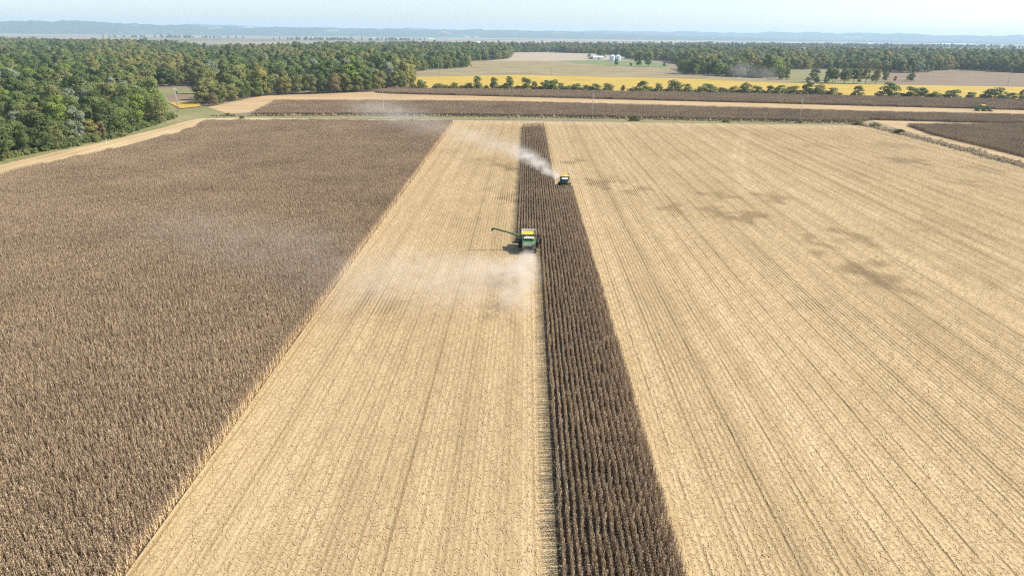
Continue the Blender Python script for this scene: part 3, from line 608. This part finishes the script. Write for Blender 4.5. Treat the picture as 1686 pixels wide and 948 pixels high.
# --- open grove and lone trees beyond the soybeans: (across, away, size, colour, shape, label)
GROVE = [(318,905,1.0,'deep green','broad'),(330,915,.9,'mid green','round'),(331,846,.55,'deep green','broad'),(341,846,.55,'deep green','round'),(350,842,.6,'deep green','round'),(347,868,1.1,'deep green','broad'),(357,850,1.15,'mid green','open'),(362,846,1.1,'olive','open'),(366,862,1.15,'deep green','open'),(372,842,1.1,'mid green','open'),(377,856,1.1,'olive','round'),(384,846,1.05,'deep green','open'),(391,850,1.1,'olive','round'),(398,846,1.05,'yellowing','open'),
         (408,842,1.1,'yellowing','open'),(424,884,.62,'deep green','round'),(446,898,.8,'deep green','round'),(437,900,.5,'olive','round'),(462,905,.42,'rusty','round'),(478,897,.72,'deep green','round'),(489,925,.5,'olive','broad'),(404,905,.9,'mid green','round'),(380,905,1.0,'deep green','broad')]
for i, (x, y, s, c_, sh) in enumerate(GROVE):
    place_tree(x, y, s*.88, c_, sh, i % 3, f'{"small" if s < .75 else "tall"} {c_} tree in the open grove beyond the soybeans, {ORD[i]} counting along it', 'trees of the open grove beyond the soybeans')
for i, (x, y, s, c_, lab) in enumerate(((159,1290,.75,'deep green','small dark tree alone in front of the grain bins'),(182,1268,.45,'deep green','low dark bush-like tree beside the big pair of trees near the bins'),(196,1272,1.55,'deep green','left one of the big pair of dark trees right of the bins'),(213,1270,1.6,'mid green','right one of the big pair of dark trees right of the bins'),(240,1262,.6,'olive','small pale tree on the green pasture by the right wood'),
                                         (166,1668,1.5,'deep green','tall dark tree standing behind the white farm shed'),(176,1690,1.3,'mid green','lighter tree just right of the dark one behind the farm shed'),(141,1655,.8,'deep green','short tree at the left end of the farm shed'),(205,1640,1.2,'olive','tree rising behind the right-hand grain bin'))):
    place_tree(x, y, s*.88, c_, 'round', i % 3, lab, None)
# --- weeds along the ditch and the fencerow
def weeds():
    k = corn_mat('dry_weeds', [(0.0, (0.12, 0.13, 0.05)), (0.3, (0.36, 0.27, 0.15)), (0.7, (0.55, 0.43, 0.27)), (1.0, (0.68, 0.55, 0.37))]); S_ = []
    for sd in range(4):
        V, F, T, L = crown_data(6000+sd, 1.3, .9, 0.02, 170, .17, 6, 'bush'); S_.append(src('weed_clump', soften(raw_mesh('weed_clump', V, F, k, T+(-.3 if sd == 0 else .15)), 6000+sd, len(F))))
    P = []; rg = np.random.default_rng(3)
    for pl, wd, dens in (([(-200,440),(-104,451),(13,454),(127,447),(206,443)], 3.4, 5), ([(206,440),(211,420),(211.5,399),(212,380),(212.5,333),(211.5,292),(212,240)], 4.4, 11)):
        for (x0, y0), (x1, y1) in zip(pl[:-1], pl[1:]):
            n = int(math.hypot(x1-x0, y1-y0)*dens); t = rg.random(n); P.append(np.stack([x0+(x1-x0)*t+rg.normal(0, wd*.5 if abs(y1-y0) > abs(x1-x0) else .2, n), y0+(y1-y0)*t+rg.normal(0, wd*.4 if abs(y1-y0) < abs(x1-x0) else .2, n), np.zeros(n)], 1))
    P = np.concatenate(P); n = len(P); scatter('weeds', 'rank dry weeds along the ditch and the right-hand fencerow', 'weeds', P, rg.uniform(0, 6.28, n), rg.uniform(.25, .75, n)*np.where(P[:, 1] > 438, .85, .8)*(1+.9*(rg.random(n) < .08)), np.where(P[:, 1] > 438, rg.integers(0, 2, n), np.where(rg.random(n) < .05, 0, rg.integers(1, 4, n))), S_)
    # brush under the front of the left wood
    P = []
    for (y, x, *_r) in FRONT:
        for q in range(26): P.append((x+rg.uniform(0, 9), y+rg.uniform(-6, 6), 0))
    P = np.array(P); n = len(P); S2 = []
    for c_ in ('mid green', 'olive', 'deep green'):
        V, F, T, L = crown_data(6100+len(S2), 1.7, 1.3, .02, 240, .26, 6, 'bush'); S2.append(src('brush_clump', soften(raw_mesh('brush_clump', V, F, LM[c_], T), 6100+len(S2), len(F))))
    scatter('undergrowth', 'low leafy brush along the foot of the left wood', 'undergrowth', P, rg.uniform(0, 6.28, n), rg.uniform(.5, 1.5, n), rg.integers(0, 3, n), S2)
weeds()

# ------------------------------------------------------------------ utility poles
M_POLE = plain('weathered_pole', (0.42, 0.38, 0.33), .9, dirt=.3, dirtcol=(.25, .21, .17)); M_INSD = plain('dark_transformer', (.05, .06, .08), .5); M_INS = plain('insulator', (0.6, 0.62, 0.62), .3, dirt=.1); M_STEEL = plain('galvanised', (0.55, 0.57, 0.58), .45, .4, dirt=.12)
def make_pole():
    t = thing('utility_pole', 'x', 'utility pole')
    a = MB(); a.tube([(0, 0, -.3), (0, 0, 15.5)], [.24, .15], 10); a.build('post', M_POLE, t, True)
    a = MB(); a.box(-1.2, 1.2, -.08, .08, 14.6, 14.8); a.build('crossarm', M_POLE, t)
    for x in (-1.05, 0, 1.05):
        a = MB(); z = 14.8 if x else 15.5; a.lathe_z([(0, z), (.07, z), (.09, z+.1), (.05, z+.16), (.07, z+.24), (0, z+.3)], x, 0, 8); a.build('insulator', M_INS, t, True)
    return t
POLES = [(-91.3,445.5,'pole on the field edge seen through the dust behind the left corn'),(42.1,451,'pole on the field edge beyond the last corn strip'),(170.8,441,'pole on the field edge right of the combines'),(-232,462,'pole standing in the gap beside the left wood'),
         (566,850,'pole by the brown field near the right edge'),(32.5,960,'distant pole in the tan field above the soybeans'),(191,993,'distant pole near the front of the right wood'),(-114,917,'distant pole at the corner of the wood and the tan field')]
pole = make_pole()
for i, (x, y, lab) in enumerate(POLES):
    o = pole if i == 0 else copy_tree(pole); o.location = (x, y, 0); o.rotation_euler.z = (0, .05, .1, 1.2, .3, .2, -.2, .4)[i]; o['label'] = 'weathered wooden utility '+lab; o['group'] = 'utility poles'
    if i == 3:
        a = MB(); a.lathe_z([(0, 11.6), (.55, 11.6), (.55, 13.2), (.3, 13.4), (0, 13.4)], .9, -.2, 12); a.build('transformer', M_INSD, o, True)
mp = thing('marker_post', 'short white marker post on the grass beside the left corn', 'post', (-199.5, 324, 0))
a = MB(); a.tube([(0, 0, -.1), (0, 0, 1.6)], .11, 8); a.build('post', plain('white_post', (.75, .75, .72), dirt=.1), mp)
a = MB(); a.tube([(0, 0, 1.6), (0, 0, 1.75)], [.13, .09], 8); a.build('cap', M_STEEL, mp)

# ------------------------------------------------------------------ farm buildings
M_WALLW = plain('white_siding', (.85, .86, .86), .6, dirt=.06); M_ROOFG = plain('grey_metal_roof', (.66, .68, .70), .45, .1, dirt=.1); M_ROOFD = plain('brown_roof', (.2, .15, .12), .8); M_DARK = plain('dark_opening', (.03, .03, .035), .5, dirt=.1)
kc = NT('corrugated_steel', .4, .4); kc.b.inputs['Metallic'].default_value = .25
_z = kc.sep(kc.obj())[2]; kc.bump(kc.math('SINE', kc.math('MULTIPLY', _z, 40.0)), .4, .05); kc.color((.74, .77, .80)); M_CORR = kc.m
def make_bin(r, h):
    t = thing('grain_bin', 'x', 'grain bin')
    a = MB(); a.lathe_z([(r, 0), (r, h)], n=28); a.build('wall', M_CORR, t, True)
    a = MB(); a.lathe_z([(r+.15, h-.05), (r+.15, h+.05), (.5, h+r*.52), (0, h+r*.52)], n=28); rf = a.build('roof', M_ROOFG, t)
    a = MB(); a.lathe_z([(0, h+r*.52), (.5, h+r*.52), (.5, h+r*.52+.4), (.62, h+r*.52+.45), (0, h+r*.52+.7)], n=12); a.build('cap', M_STEEL, rf)
    a = MB(); a.box(-.5, .5, -r-.1, -r+.1, .3, 2.1); a.build('door', M_DARK, t)
    a = MB(); a.tube([(1.1, -r-.12, 0), (1.1, -r-.12, h)], .05, 5); a.tube([(1.5, -r-.1, 0), (1.5, -r-.1, h)], .05, 5)
    for q in range(int(h/.45)): a.box(1.1, 1.5, -r-.13, -r-.09, q*.45+.2, q*.45+.25)
    a.build('ladder', M_STEEL, t); return t
b1 = make_bin(5.8, 9.8); b1.location = (183, 1560, 0); b1['label'] = 'silvery steel grain bin nearer the white shed'; b1['group'] = 'grain bins at the far farm'
b2 = copy_tree(b1); b2.location = (195.5, 1563, 0); b2.rotation_euler.z = .4; b2['label'] = 'silvery steel grain bin nearer the big pair of trees'
def make_building(name, label, cat, loc, L, W, Hh, rise, rz=0, roof=M_ROOFG, wall=M_WALLW, group=None, ndoor=1):
    t = thing(name, label, cat, loc, rz, group)
    a = MB(); x0, x1, y0, y1 = -L/2, L/2, -W/2, W/2
    a.add([(x0,y0,0),(x1,y0,0),(x1,y1,0),(x0,y1,0),(x0,y0,Hh),(x1,y0,Hh),(x1,y1,Hh),(x0,y1,Hh),(x0,0,Hh+rise),(x1,0,Hh+rise)], [(0,1,5,4),(2,3,7,6),(1,2,6,9,5),(3,0,4,8,7)]); a.build('wall', wall, t)
    a = MB(); e = .5; sl_ = rise/(W/2); z0 = Hh-e*sl_
    for sg in (-1, 1):
        p = [(x0-e, sg*(W/2+e), z0+.05), (x1+e, sg*(W/2+e), z0+.05), (x1+e, 0, Hh+rise+.05), (x0-e, 0, Hh+rise+.05)]; q = [(u, v, z_+.18) for u, v, z_ in p]
        a.add(p+q, [(0,1,2,3),(4,5,6,7),(0,1,5,4),(1,2,6,5),(2,3,7,6),(3,0,4,7)])
    a.build('roof', roof, t)
    for d in range(ndoor):
        a = MB(); cx = (d+.5)*L/ndoor-L/2; a.box(cx-1.6, cx+1.6, y0-.12, y0-.02, 0, min(Hh*.8, 3.6)); a.build('door', M_DARK, t)
    for d in range(2):
        a = MB(); cx = x0+L*(.12+.76*d); a.box(cx-.5, cx+.5, y0-.1, y0-.03, 1.3, 2.4); a.build('window', M_DARK, t)
    return t
make_building('farm_shed', 'long white metal farm shed left of the grain bins', 'shed', (160, 1640, 0), 25, 12, 4.6, 2.8, .12)
make_building('farm_house', 'small grey house half hidden left of the farm shed', 'house', (143, 1646, 0), 9, 8, 4, 3, .2, M_ROOFD)
FAR = [(-1545,7250,60,16,'white farm building at the foot of the nearer ridge'),(-1260,7000,40,14,'small white shed in the valley below the ridge'),(-340,4312,46,14,'white roofed barn on the near side of the valley behind the wood'),(-300,4330,30,12,'smaller white shed beside the barn behind the wood'),(3000,6450,60,16,'white farm building on the right of the valley floor'),
       (4600,7750,190,26,'long white factory-like shed far right under the ridge'),(4380,7700,90,24,'shorter white shed just left of the long one under the far ridge'),(-3300,6100,50,16,'white barn far left on the valley floor'),(-2100,7000,45,14,'pale barn on the valley floor before the left ridge'),(-920,6900,44,14,'pale farm building at the foot of the middle ridge')]
for i, (x, y, L_, W_, lab) in enumerate(FAR): make_building('far_building', lab, 'building', (x, y, 0), L_, W_, 6, 3.5, random.uniform(-.2, .2), M_WALLW, group='far buildings in the valley')
# far groves in the valley
for lab, X0, Y0, n, sx, sy in (('blue-green belt of trees along the valley on the right', 1700, 4300, 900, 800, 130), ('small dark grove out on the valley floor at left', -1500, 5200, 60, 120, 40), ('smaller grove on the valley floor before the middle ridge', -1000, 5600, 40, 90, 30), ('tree belt at the near edge of the valley behind the far woods', 700, 3100, 500, 350, 90), ('line of trees across the left of the valley floor', -2900, 5900, 60, 260, 25)):
    rg = np.random.default_rng(int(X0)+9000); X = rg.normal(X0, sx, n); Y = Y0+(X-X0)*.35+rg.normal(0, sy, n); scatter('forest', lab, 'forest', np.stack([X, Y, np.zeros(n)], 1), rg.uniform(0, 6, n), rg.uniform(.9, 1.4, n), rg.integers(0, 12, n), FS)

# ------------------------------------------------------------------ combine harvesters (front towards +Y)
M_GRN = plain('green_paint', (.025, .14, .042), .42, spec=.35, dirt=.2, dirtcol=(.2, .19, .11)); M_HEAD = plain('dusty_header_paint', (.035, .08, .03), .7, dirt=.5, dirtcol=(.2, .165, .1)); M_PALEGRN = plain('dusty_green_panel', (.20, .26, .15), .7, dirt=.45, dirtcol=(.42, .38, .28)); M_DUSTYTOP = plain('dust_covered_cover', (.44, .46, .33), .8, dirt=.4, dirtcol=(.55, .48, .34))
M_YEL = plain('yellow_paint', (.75, .48, .02), .45, dirt=.15); M_BLK = plain('black_rubber', (.025, .025, .027), .8, dirt=.3); M_CREAM = plain('tank_panel', (.46, .47, .37), .7, dirt=.3, dirtcol=(.55, .46, .3)); M_METALD = plain('dark_metal', (.07, .075, .075), .5, .3, dirt=.3)
M_GLASS = plain('cab_glass', (.015, .02, .025), .08, spec=.6, dirt=.08); M_WHT = plain('white_panel', (.8, .8, .78), .5, dirt=.12); M_LAMP = plain('lamp_lens', (.75, .75, .7), .2, dirt=.1); M_RED = plain('red_lens', (.5, .03, .02), .3, dirt=.1)
kg = NT('corn_grain', .7, .2); kg.color(kg.ramp(kg.noise(kg.obj(), 9, 3, .7), [(0.3, (.55, .30, .02)), (.7, (.80, .52, .06))])); M_GRAIN = kg.m
def wheel(t, x, y, r, wd, name='wheel'):
    a = MB(); a.lathe_x([(-wd/2, r*.58), (-wd/2, r*.9), (-wd*.36, r), (wd*.36, r), (wd/2, r*.9), (wd/2, r*.58)], x, y, r, 28)
    for q in range(22):      # tread lugs
        th = q*2*math.pi/22
        for sg in (-1, 1):
            c0 = Vector((x+sg*wd*.22, y+math.cos(th+sg*.07)*r, r+math.sin(th+sg*.07)*r)); b = .05
            a.box(c0.x-wd*.2, c0.x+wd*.2, c0.y-b, c0.y+b, c0.z-b, c0.z+b)
    w_ = a.build(name, M_BLK, t)
    a = MB(); a.lathe_x([(-wd*.3, 0), (-wd*.3, r*.2), (-wd*.2, r*.25), (-wd*.42, r*.55), (-wd*.5, r*.6), (wd*.5, r*.6), (wd*.42, r*.55), (wd*.2, r*.25), (wd*.3, r*.2), (wd*.3, 0)], x, y, r, 20); a.build('rim', M_YEL, w_, True)
def make_combine(label, loc, rz, auger_out=True, heap=.75, tank_yellow=False, dusty=True, straw=True):
    t = thing('combine_harvester', label, 'combine', loc, rz, 'combine harvesters at work'); t.scale = (1.08, 1.08, 1.08)
    side = M_PALEGRN if dusty else M_GRN
    a = MB(); a.prism([(-4.0, 1.15), (1.7, .95), (1.9, 3.05), (-2.4, 3.1), (-4.1, 2.75), (-4.55, 2.0)], -1.42, 1.42); body = a.build('body', M_GRN, t, bevel=.05)
    for sg in (-1, 1):
        a = MB(); a.prism([(-3.8, 1.35), (1.2, 1.15), (1.4, 2.9), (-2.3, 2.95), (-3.9, 2.6)], sg*1.425, sg*1.52) if sg > 0 else a.prism([(-3.8, 1.35), (1.2, 1.15), (1.4, 2.9), (-2.3, 2.95), (-3.9, 2.6)], -1.52, -1.425); p = a.build('side_panel', M_GRN, t, bevel=.03)
        a = MB(); x_ = sg*1.53; a.box(min(x_, x_+sg*.02), max(x_, x_+sg*.02), -3.4, 1.0, 2.3, 2.45); a.build('stripe', M_YEL, p)
    a = MB(); a.prism([(-4.62, 1.45), (-4.58, 2.02), (-4.16, 2.82), (-4.08, 2.80), (-4.5, 2.0), (-4.54, 1.45)], -1.3, 1.3); rp = a.build('rear_panel', side, t)
    a = MB()
    for q in range(5): z_ = 1.55+q*.09; a.box(-.8, .8, -4.66, -4.61, z_, z_+.04)
    a.build('grille', M_METALD, rp)
    for sg in (-1, 1):
        a = MB(); a.box(sg*1.1-.12, sg*1.1+.12, -4.67, -4.6, 1.75, 1.9); a.build('tail_light', M_RED, rp)
        a = MB(); a.box(sg*1.38-.06, sg*1.38+.06, -4.6, -4.35, 1.3, 2.9); a.build('corner_post', M_CREAM if sg > 0 and dusty else side, rp)
    # engine deck behind the tank
    a = MB(); a.box(-1.15, 1.15, -3.3, -1.7, 3.07, 3.5); ec = a.build('engine_cover', M_DUSTYTOP if dusty else M_GRN, t, bevel=.08)
    a = MB(); a.box(-.85, -.1, -3.36, -3.28, 3.1, 3.42); a.box(.1, .85, -3.36, -3.28, 3.1, 3.42); a.build('air_intake', M_METALD, ec)
    a = MB(); a.tube([(1.0, -2.0, 3.4), (1.0, -2.0, 4.1), (1.0, -2.2, 4.25)], .09, 10); a.build('exhaust_pipe', M_METALD, t, True)
    a = MB(); a.lathe_z([(0, 3.5), (.32, 3.5), (.36, 3.75), (.2, 3.9), (0, 3.9)], -.75, -1.9, 14); a.build('air_cleaner', M_METALD, t, True)
    # rear deck rail and ladder
    a = MB()
    for x_ in (-1.35, 1.35): a.tube([(x_, -3.9, 2.8), (x_, -3.9, 3.55), (x_, -2.0, 3.65), (x_, -2.0, 3.1)], .03, 6)
    a.tube([(-1.35, -3.9, 3.55), (1.35, -3.9, 3.55)], .03, 6); a.build('rail', M_CREAM, t)
    # chaff spreader under the tail
    a = MB(); a.prism([(-4.9, .85), (-3.7, .95), (-3.7, 1.35), (-4.55, 1.4)], -1.1, 1.1); sp = a.build('straw_chopper', M_METALD, t)
    for sg in (-1, 1):
        a = MB(); a.lathe_z([(0, .7), (.5, .72), (.5, .8), (0, .82)], sg*.55, -4.6, 14); a.build('spreader_disc', M_METALD, sp)
    # grain tank with folding extensions
    y0, y1 = -1.55, 1.45; a = MB(); a.box(-1.5, 1.5, y0, y1, 3.06, 3.45); a.build('grain_tank', M_GRN, t, bevel=.03)
    ex = M_CREAM if not tank_yellow else M_METALD; z0, z1 = 3.45, 4.15
    A = [(-1.45, y0, z0), (1.45, y0, z0), (1.45, y1, z0), (-1.45, y1, z0)]; B = [(-1.62, y0-.25, z1-.25), (1.62, y0-.25, z1-.25), (1.62, y1+.35, z1+.1), (-1.62, y1+.35, z1+.1)]
    for q in range(4):
        a = MB(); p = [A[q], A[(q+1) % 4], B[(q+1) % 4], B[q]]; n_ = (Vector(p[1])-Vector(p[0])).cross(Vector(p[3])-Vector(p[0])).normalized()*.04
        a.add(p+[tuple(Vector(v_)+n_) for v_ in p], [(0,1,2,3),(4,5,6,7),(0,1,5,4),(1,2,6,5),(2,3,7,6),(3,0,4,7)]); a.build('tank_extension', (M_METALD if q == 0 and not tank_yellow else ex), t)
    n_ = 14; V = []; F = []
    for i in range(n_):
        for j in range(n_):
            u, v_ = i/(n_-1)*2-1, j/(n_-1)*2-1; e_ = 1.38+.27*heap
            V.append((u*e_, (y0+y1)/2+v_*(1.44+.27*heap), z0+.1+.5*heap+(.62*max(0, 1-math.hypot(u, v_))*heap)+random.uniform(-.015, .015)))
    for i in range(n_-1):
        for j in range(n_-1): F.append((i*n_+j, (i+1)*n_+j, (i+1)*n_+j+1, i*n_+j+1))
    a = MB(); a.add(V, F); a.build('grain', M_GRAIN, t, True)
    # cab
    a = MB(); a.prism([(1.75, 1.75), (3.15, 1.75), (3.4, 2.2), (3.2, 3.45), (1.75, 3.45)], -.98, .98); cab = a.build('cab', M_METALD, t, bevel=.05)
    a = MB(); a.prism([(3.46, 2.2), (3.44, 2.15), (3.2, 1.85), (3.17, 1.86), (3.40, 2.2), (3.21, 3.4), (3.25, 3.4)], -.92, .92); a.build('windscreen', M_GLASS, cab)
    for sg in (-1, 1):
        a = MB(); a.prism([(1.9, 1.95), (3.1, 1.95), (3.25, 2.25), (3.08, 3.35), (1.9, 3.35)], min(sg*.985, sg*1.02), max(sg*.985, sg*1.02)); a.build('side_window', M_GLASS, cab)
    a = MB(); a.box(-1.1, 1.1, 1.6, 3.5, 3.46, 3.72); rf = a.build('cab_roof', M_GRN if not tank_yellow else M_WHT, cab, bevel=.07)
    for x_ in (-.85, -.5, .5, .85):
        a = MB(); a.box(x_-.12, x_+.12, 3.46, 3.54, 3.52, 3.66); a.build('work_light', M_LAMP, rf)
    a = MB(); a.lathe_z([(.09, 3.72), (.09, 3.88), (0, 3.92)], -.7, 1.8, 10); a.build('beacon', M_YEL, rf)
    for sg in (-1, 1):
        a = MB(); a.tube([(sg*1.0, 3.2, 3.3), (sg*1.55, 3.5, 3.25)], .025, 6); a.box(sg*1.62-.13, sg*1.62+.13, 3.47, 3.53, 2.8, 3.35); a.build('mirror', M_BLK, t)
    a = MB()
    for x_ in (-1.62, -1.12): a.tube([(x_, 2.6, .5), (x_, 2.4, 2.6)], .03, 6)
    for q in range(5): a.box(-1.62, -1.12, 2.45, 2.62, .6+q*.33, .64+q*.33)
    a.build('ladder', M_YEL, t)
    a = MB(); a.box(-1.7, -1.0, 1.8, 3.0, 1.68, 1.74); a.build('platform', M_METALD, t)
    # running gear
    a = MB(); a.tube([(-1.9, 1.3, .95), (1.9, 1.3, .95)], .2, 10); a.build('front_axle', M_METALD, t)
    for x_ in (-2.0, 2.0): wheel(t, x_, 1.3, .98, .78, 'front_wheel')
    a = MB(); a.tube([(-1.4, -3.1, .65), (1.4, -3.1, .65)], .13, 10); a.build('rear_axle', M_METALD, t)
    for x_ in (-1.55, 1.55): wheel(t, x_, -3.1, .67, .5, 'rear_wheel')
    # feeder house and corn head
    a = MB(); a.prism([(1.8, 1.0), (4.2, .45), (4.3, 1.2), (1.9, 1.8)], -.62, .62); a.build('feeder_house', M_GRN, t, bevel=.03)
    hd = MB(); hd.box(-3.05, 3.05, 4.1, 4.3, .4, 1.25); hd.box(-3.05, 3.05, 4.3, 5.0, .3, .42); hd = hd.build('corn_head', M_HEAD, t)
    a = MB(); a.tube([(-2.95, 4.62, .75), (2.95, 4.62, .75)], .22, 12); a.build('cross_auger', M_METALD, hd, True)
    for q in range(9):
        x_ = -3.05+q*.762; a = MB(); wd = .24
        a.add([(x_-wd, 4.8, .42), (x_+wd, 4.8, .42), (x_+wd, 5.3, .32), (x_+.02, 6.5, .1), (x_-.02, 6.5, .1), (x_-wd, 5.3, .32), (x_, 4.75, .98), (x_, 5.4, .85), (x_, 6.4, .16)],
              [(0, 1, 2, 5), (5, 2, 3, 4), (0, 6, 1), (1, 6, 7, 2), (0, 5, 7, 6), (2, 7, 8, 3), (5, 4, 8, 7), (3, 8, 4)]); a.build('snout', M_HEAD, hd)
    # unloading auger
    if auger_out: P = [(-1.45, -1.2, 2.9), (-1.6, -1.25, 3.3), (-2.3, -1.3, 3.5), (-7.8, -1.6, 5.1)]; S = [(-7.75, -1.6, 5.09), (-8.2, -1.62, 5.1), (-8.5, -1.63, 4.55)]
    else: P = [(-1.5, .9, 3.0), (-1.66, .85, 3.5), (-1.72, .2, 3.62), (-1.75, -5.6, 3.75)]; S = [(-1.75, -5.55, 3.75), (-1.75, -6.0, 3.72), (-1.75, -6.2, 3.3)]
    a = MB(); a.tube(P, [.24, .24, .2, .18], 12); au = a.build('unloading_auger', M_GRN, t, True)
    a = MB(); a.tube(S, [.19, .21, .17], 10); a.build('spout', M_BLK, au, True)
    a = MB(); a.tube([P[2], tuple(Vector(P[2])+(Vector(P[3])-Vector(P[2]))*.12)], .25, 12); a.build('collar', M_GRN, au)
    return t
make_combine('dusty green combine driving away with its unloading auger swung out over the stubble', (1.05, 163.6, 0), 0, True, .22)
make_combine('green combine coming towards the viewer with its tank heaped with yellow corn', (13.6, 238.6, 0), math.pi, False, .95, True, False).scale = (.95, .95, .95)
make_combine('small far-off green combine seen from the side on the stubble strip at right', (341.5, 534, 0), -math.pi/2-.14, False, .9, False, False)

# ------------------------------------------------------------------ dust behind the combines and the air itself
def dust(name, label, puffs, color=(.80, .74, .65), step=1.0, nscale=.12):
    """puffs: centre, radii, turn, density; each puff fades to nothing at its rim and is broken up by noise"""
    m_ = bpy.data.materials.new(name); m_.use_nodes = True; t = m_.node_tree; t.nodes.clear(); k = NT.__new__(NT); k.m = m_; k.t = t; k._pos = None
    out = k.n('ShaderNodeOutputMaterial'); pv = k.n('ShaderNodeVolumePrincipled'); t.links.new(pv.outputs[0], out.inputs['Volume'])
    pv.inputs['Color'].default_value = (*color, 1); pv.inputs['Anisotropy'].default_value = .2; p = k.pos(); tot = None
    wv = k.n('ShaderNodeVectorMath', {0: k.n('ShaderNodeTexNoise', {'Vector': p, 'Scale': nscale, 'Detail': 3.0}).outputs['Color'], 1: (.5, .5, .5)}, operation='SUBTRACT').outputs[0]
    pw = k.n('ShaderNodeVectorMath', {0: wv, 1: (1.3/nscale, 1.3/nscale, .7/nscale), 2: p}, operation='MULTIPLY_ADD').outputs[0]
    bm = bmesh.new()
    for c, r, rz, d in puffs:
        mp_ = k.n('ShaderNodeMapping', {'Vector': pw, 'Location': c, 'Rotation': (0, 0, rz), 'Scale': r}, vector_type='TEXTURE').outputs[0]
        ln = k.n('ShaderNodeVectorMath', {0: mp_}, operation='LENGTH').outputs['Value']
        q = k.mr(ln, 1.0, 0.0, 0.0, d, True); q = k.math('MULTIPLY', q, k.mr(ln, 1.0, .2, .35, 1))
        tot = q if tot is None else k.math('ADD', tot, q)
        ico = bmesh.ops.create_icosphere(bm, subdivisions=2, radius=1.0)['verts']
        M4 = Matrix.Translation(c) @ Matrix.Rotation(rz, 4, 'Z') @ Matrix.Diagonal((r[0]*1.15+1.5, r[1]*1.15+1.5, r[2]*1.1+.8, 1))
        for v in ico: v.co = M4 @ v.co; v.co.z = max(v.co.z, .05)
    nz = k.noise(p, nscale*2.2, 5, .62); tot = k.math('MULTIPLY', tot, k.mr(nz, .38, .64, .05, 1.7)); t.links.new(tot, pv.inputs['Density'])
    pts_ = [v.co.copy() for v in bm.verts]; bm.free(); bm = bmesh.new()
    for q_ in pts_: bm.verts.new(q_)
    bmesh.ops.remove_doubles(bm, verts=bm.verts[:], dist=.05)
    bmesh.ops.convex_hull(bm, input=bm.verts[:]); bmesh.ops.delete(bm, geom=[v for v in bm.verts if not v.link_faces], context='VERTS'); bmesh.ops.recalc_face_normals(bm, faces=bm.faces)
    me = bpy.data.meshes.new(name); bm.to_mesh(me); bm.free(); me.materials.append(m_); m_.cycles.volume_step_rate = step
    o = bpy.data.objects.new(name, me); C.objects.link(o); tag(o, label, 'dust cloud', kind='stuff')
dust('dust_cloud', 'tan dust billowing from the tail of the combine with the swung-out auger', [((1.0,151,1.2),(3.0,4.2,2.2),0,.9),((.4,145,2.2),(4.5,7,3.6),0,.5),((-.8,138,2.6),(5.6,9,4.2),.1,.36),((-5,139,2.4),(7,10,3.6),.3,.10),((-9,136,3.2),(12,17,4.6),.5,.065),((-22,135,3.8),(17,22,5.2),.5,.042),((-13,122,4),(16,17,5),.3,.045),((-1.2,125,3),(5.6,15,4.5),0,.15),((-30,124,4.5),(17,22,5.5),.2,.03)], step=.4, nscale=.17, color=(.93,.84,.70))
dust('dust_cloud', 'thin veil of dust drifting over the left corn', [((-57,146,5),(30,28,6),.2,.012),((-42,132,4),(22,28,5),.2,.009),((-80,158,6),(28,26,6),.1,.009)], step=1.5, color=(.93,.85,.73))
dust('dust_cloud', 'pale dust plume trailing left from the oncoming combine', [((11.3,243,2.4),(2.3,3.1,2.0),0,.75),((8.8,250,3.2),(3.5,6,2.8),.4,.48),((5.0,260,4.0),(4.4,8.5,3.5),.5,.33),((.5,271,4.8),(5.4,10,4.2),.55,.23),((-4,281,5.6),(7.5,10,4.8),.4,.11),((-13,293,6),(13,14,5),.5,.045),((-25,314,7),(18,18,5.5),.5,.03),((-46,345,7),(24,24,6.5),.5,.015)], step=.4, nscale=.22, color=(.94,.88,.79))
dust('dust_cloud', 'faint dust hanging over the far end of the left corn', [((-68,385,7),(28,28,7.5),.4,.018),((-92,430,7),(30,32,9),.4,.016)], step=1.5, color=(.94,.87,.77))
dust('dust_cloud', 'grey dust drifting in front of the woods beyond the soybeans', [((275,925,10),(26,30,16),.3,.012),((300,905,8),(30,24,13),.3,.012)], step=1.5, color=(.88, .84, .79))

def haze():
    a = MB(); a.box(-20000, 20000, -1500, 20000, -1.2, 235); m_ = bpy.data.materials.new('haze'); m_.use_nodes = True; t = m_.node_tree; t.nodes.clear()
    out = t.nodes.new('ShaderNodeOutputMaterial'); pv = t.nodes.new('ShaderNodeVolumePrincipled'); t.links.new(pv.outputs[0], out.inputs['Volume'])
    pv.inputs['Color'].default_value = (.62, .82, 1.0, 1); pv.inputs['Density'].default_value = 0.68e-4; pv.inputs['Anisotropy'].default_value = .1
    o = a.build('haze', m_); tag(o, 'pale blue haze thickening towards the horizon', 'haze', kind='stuff')
haze()
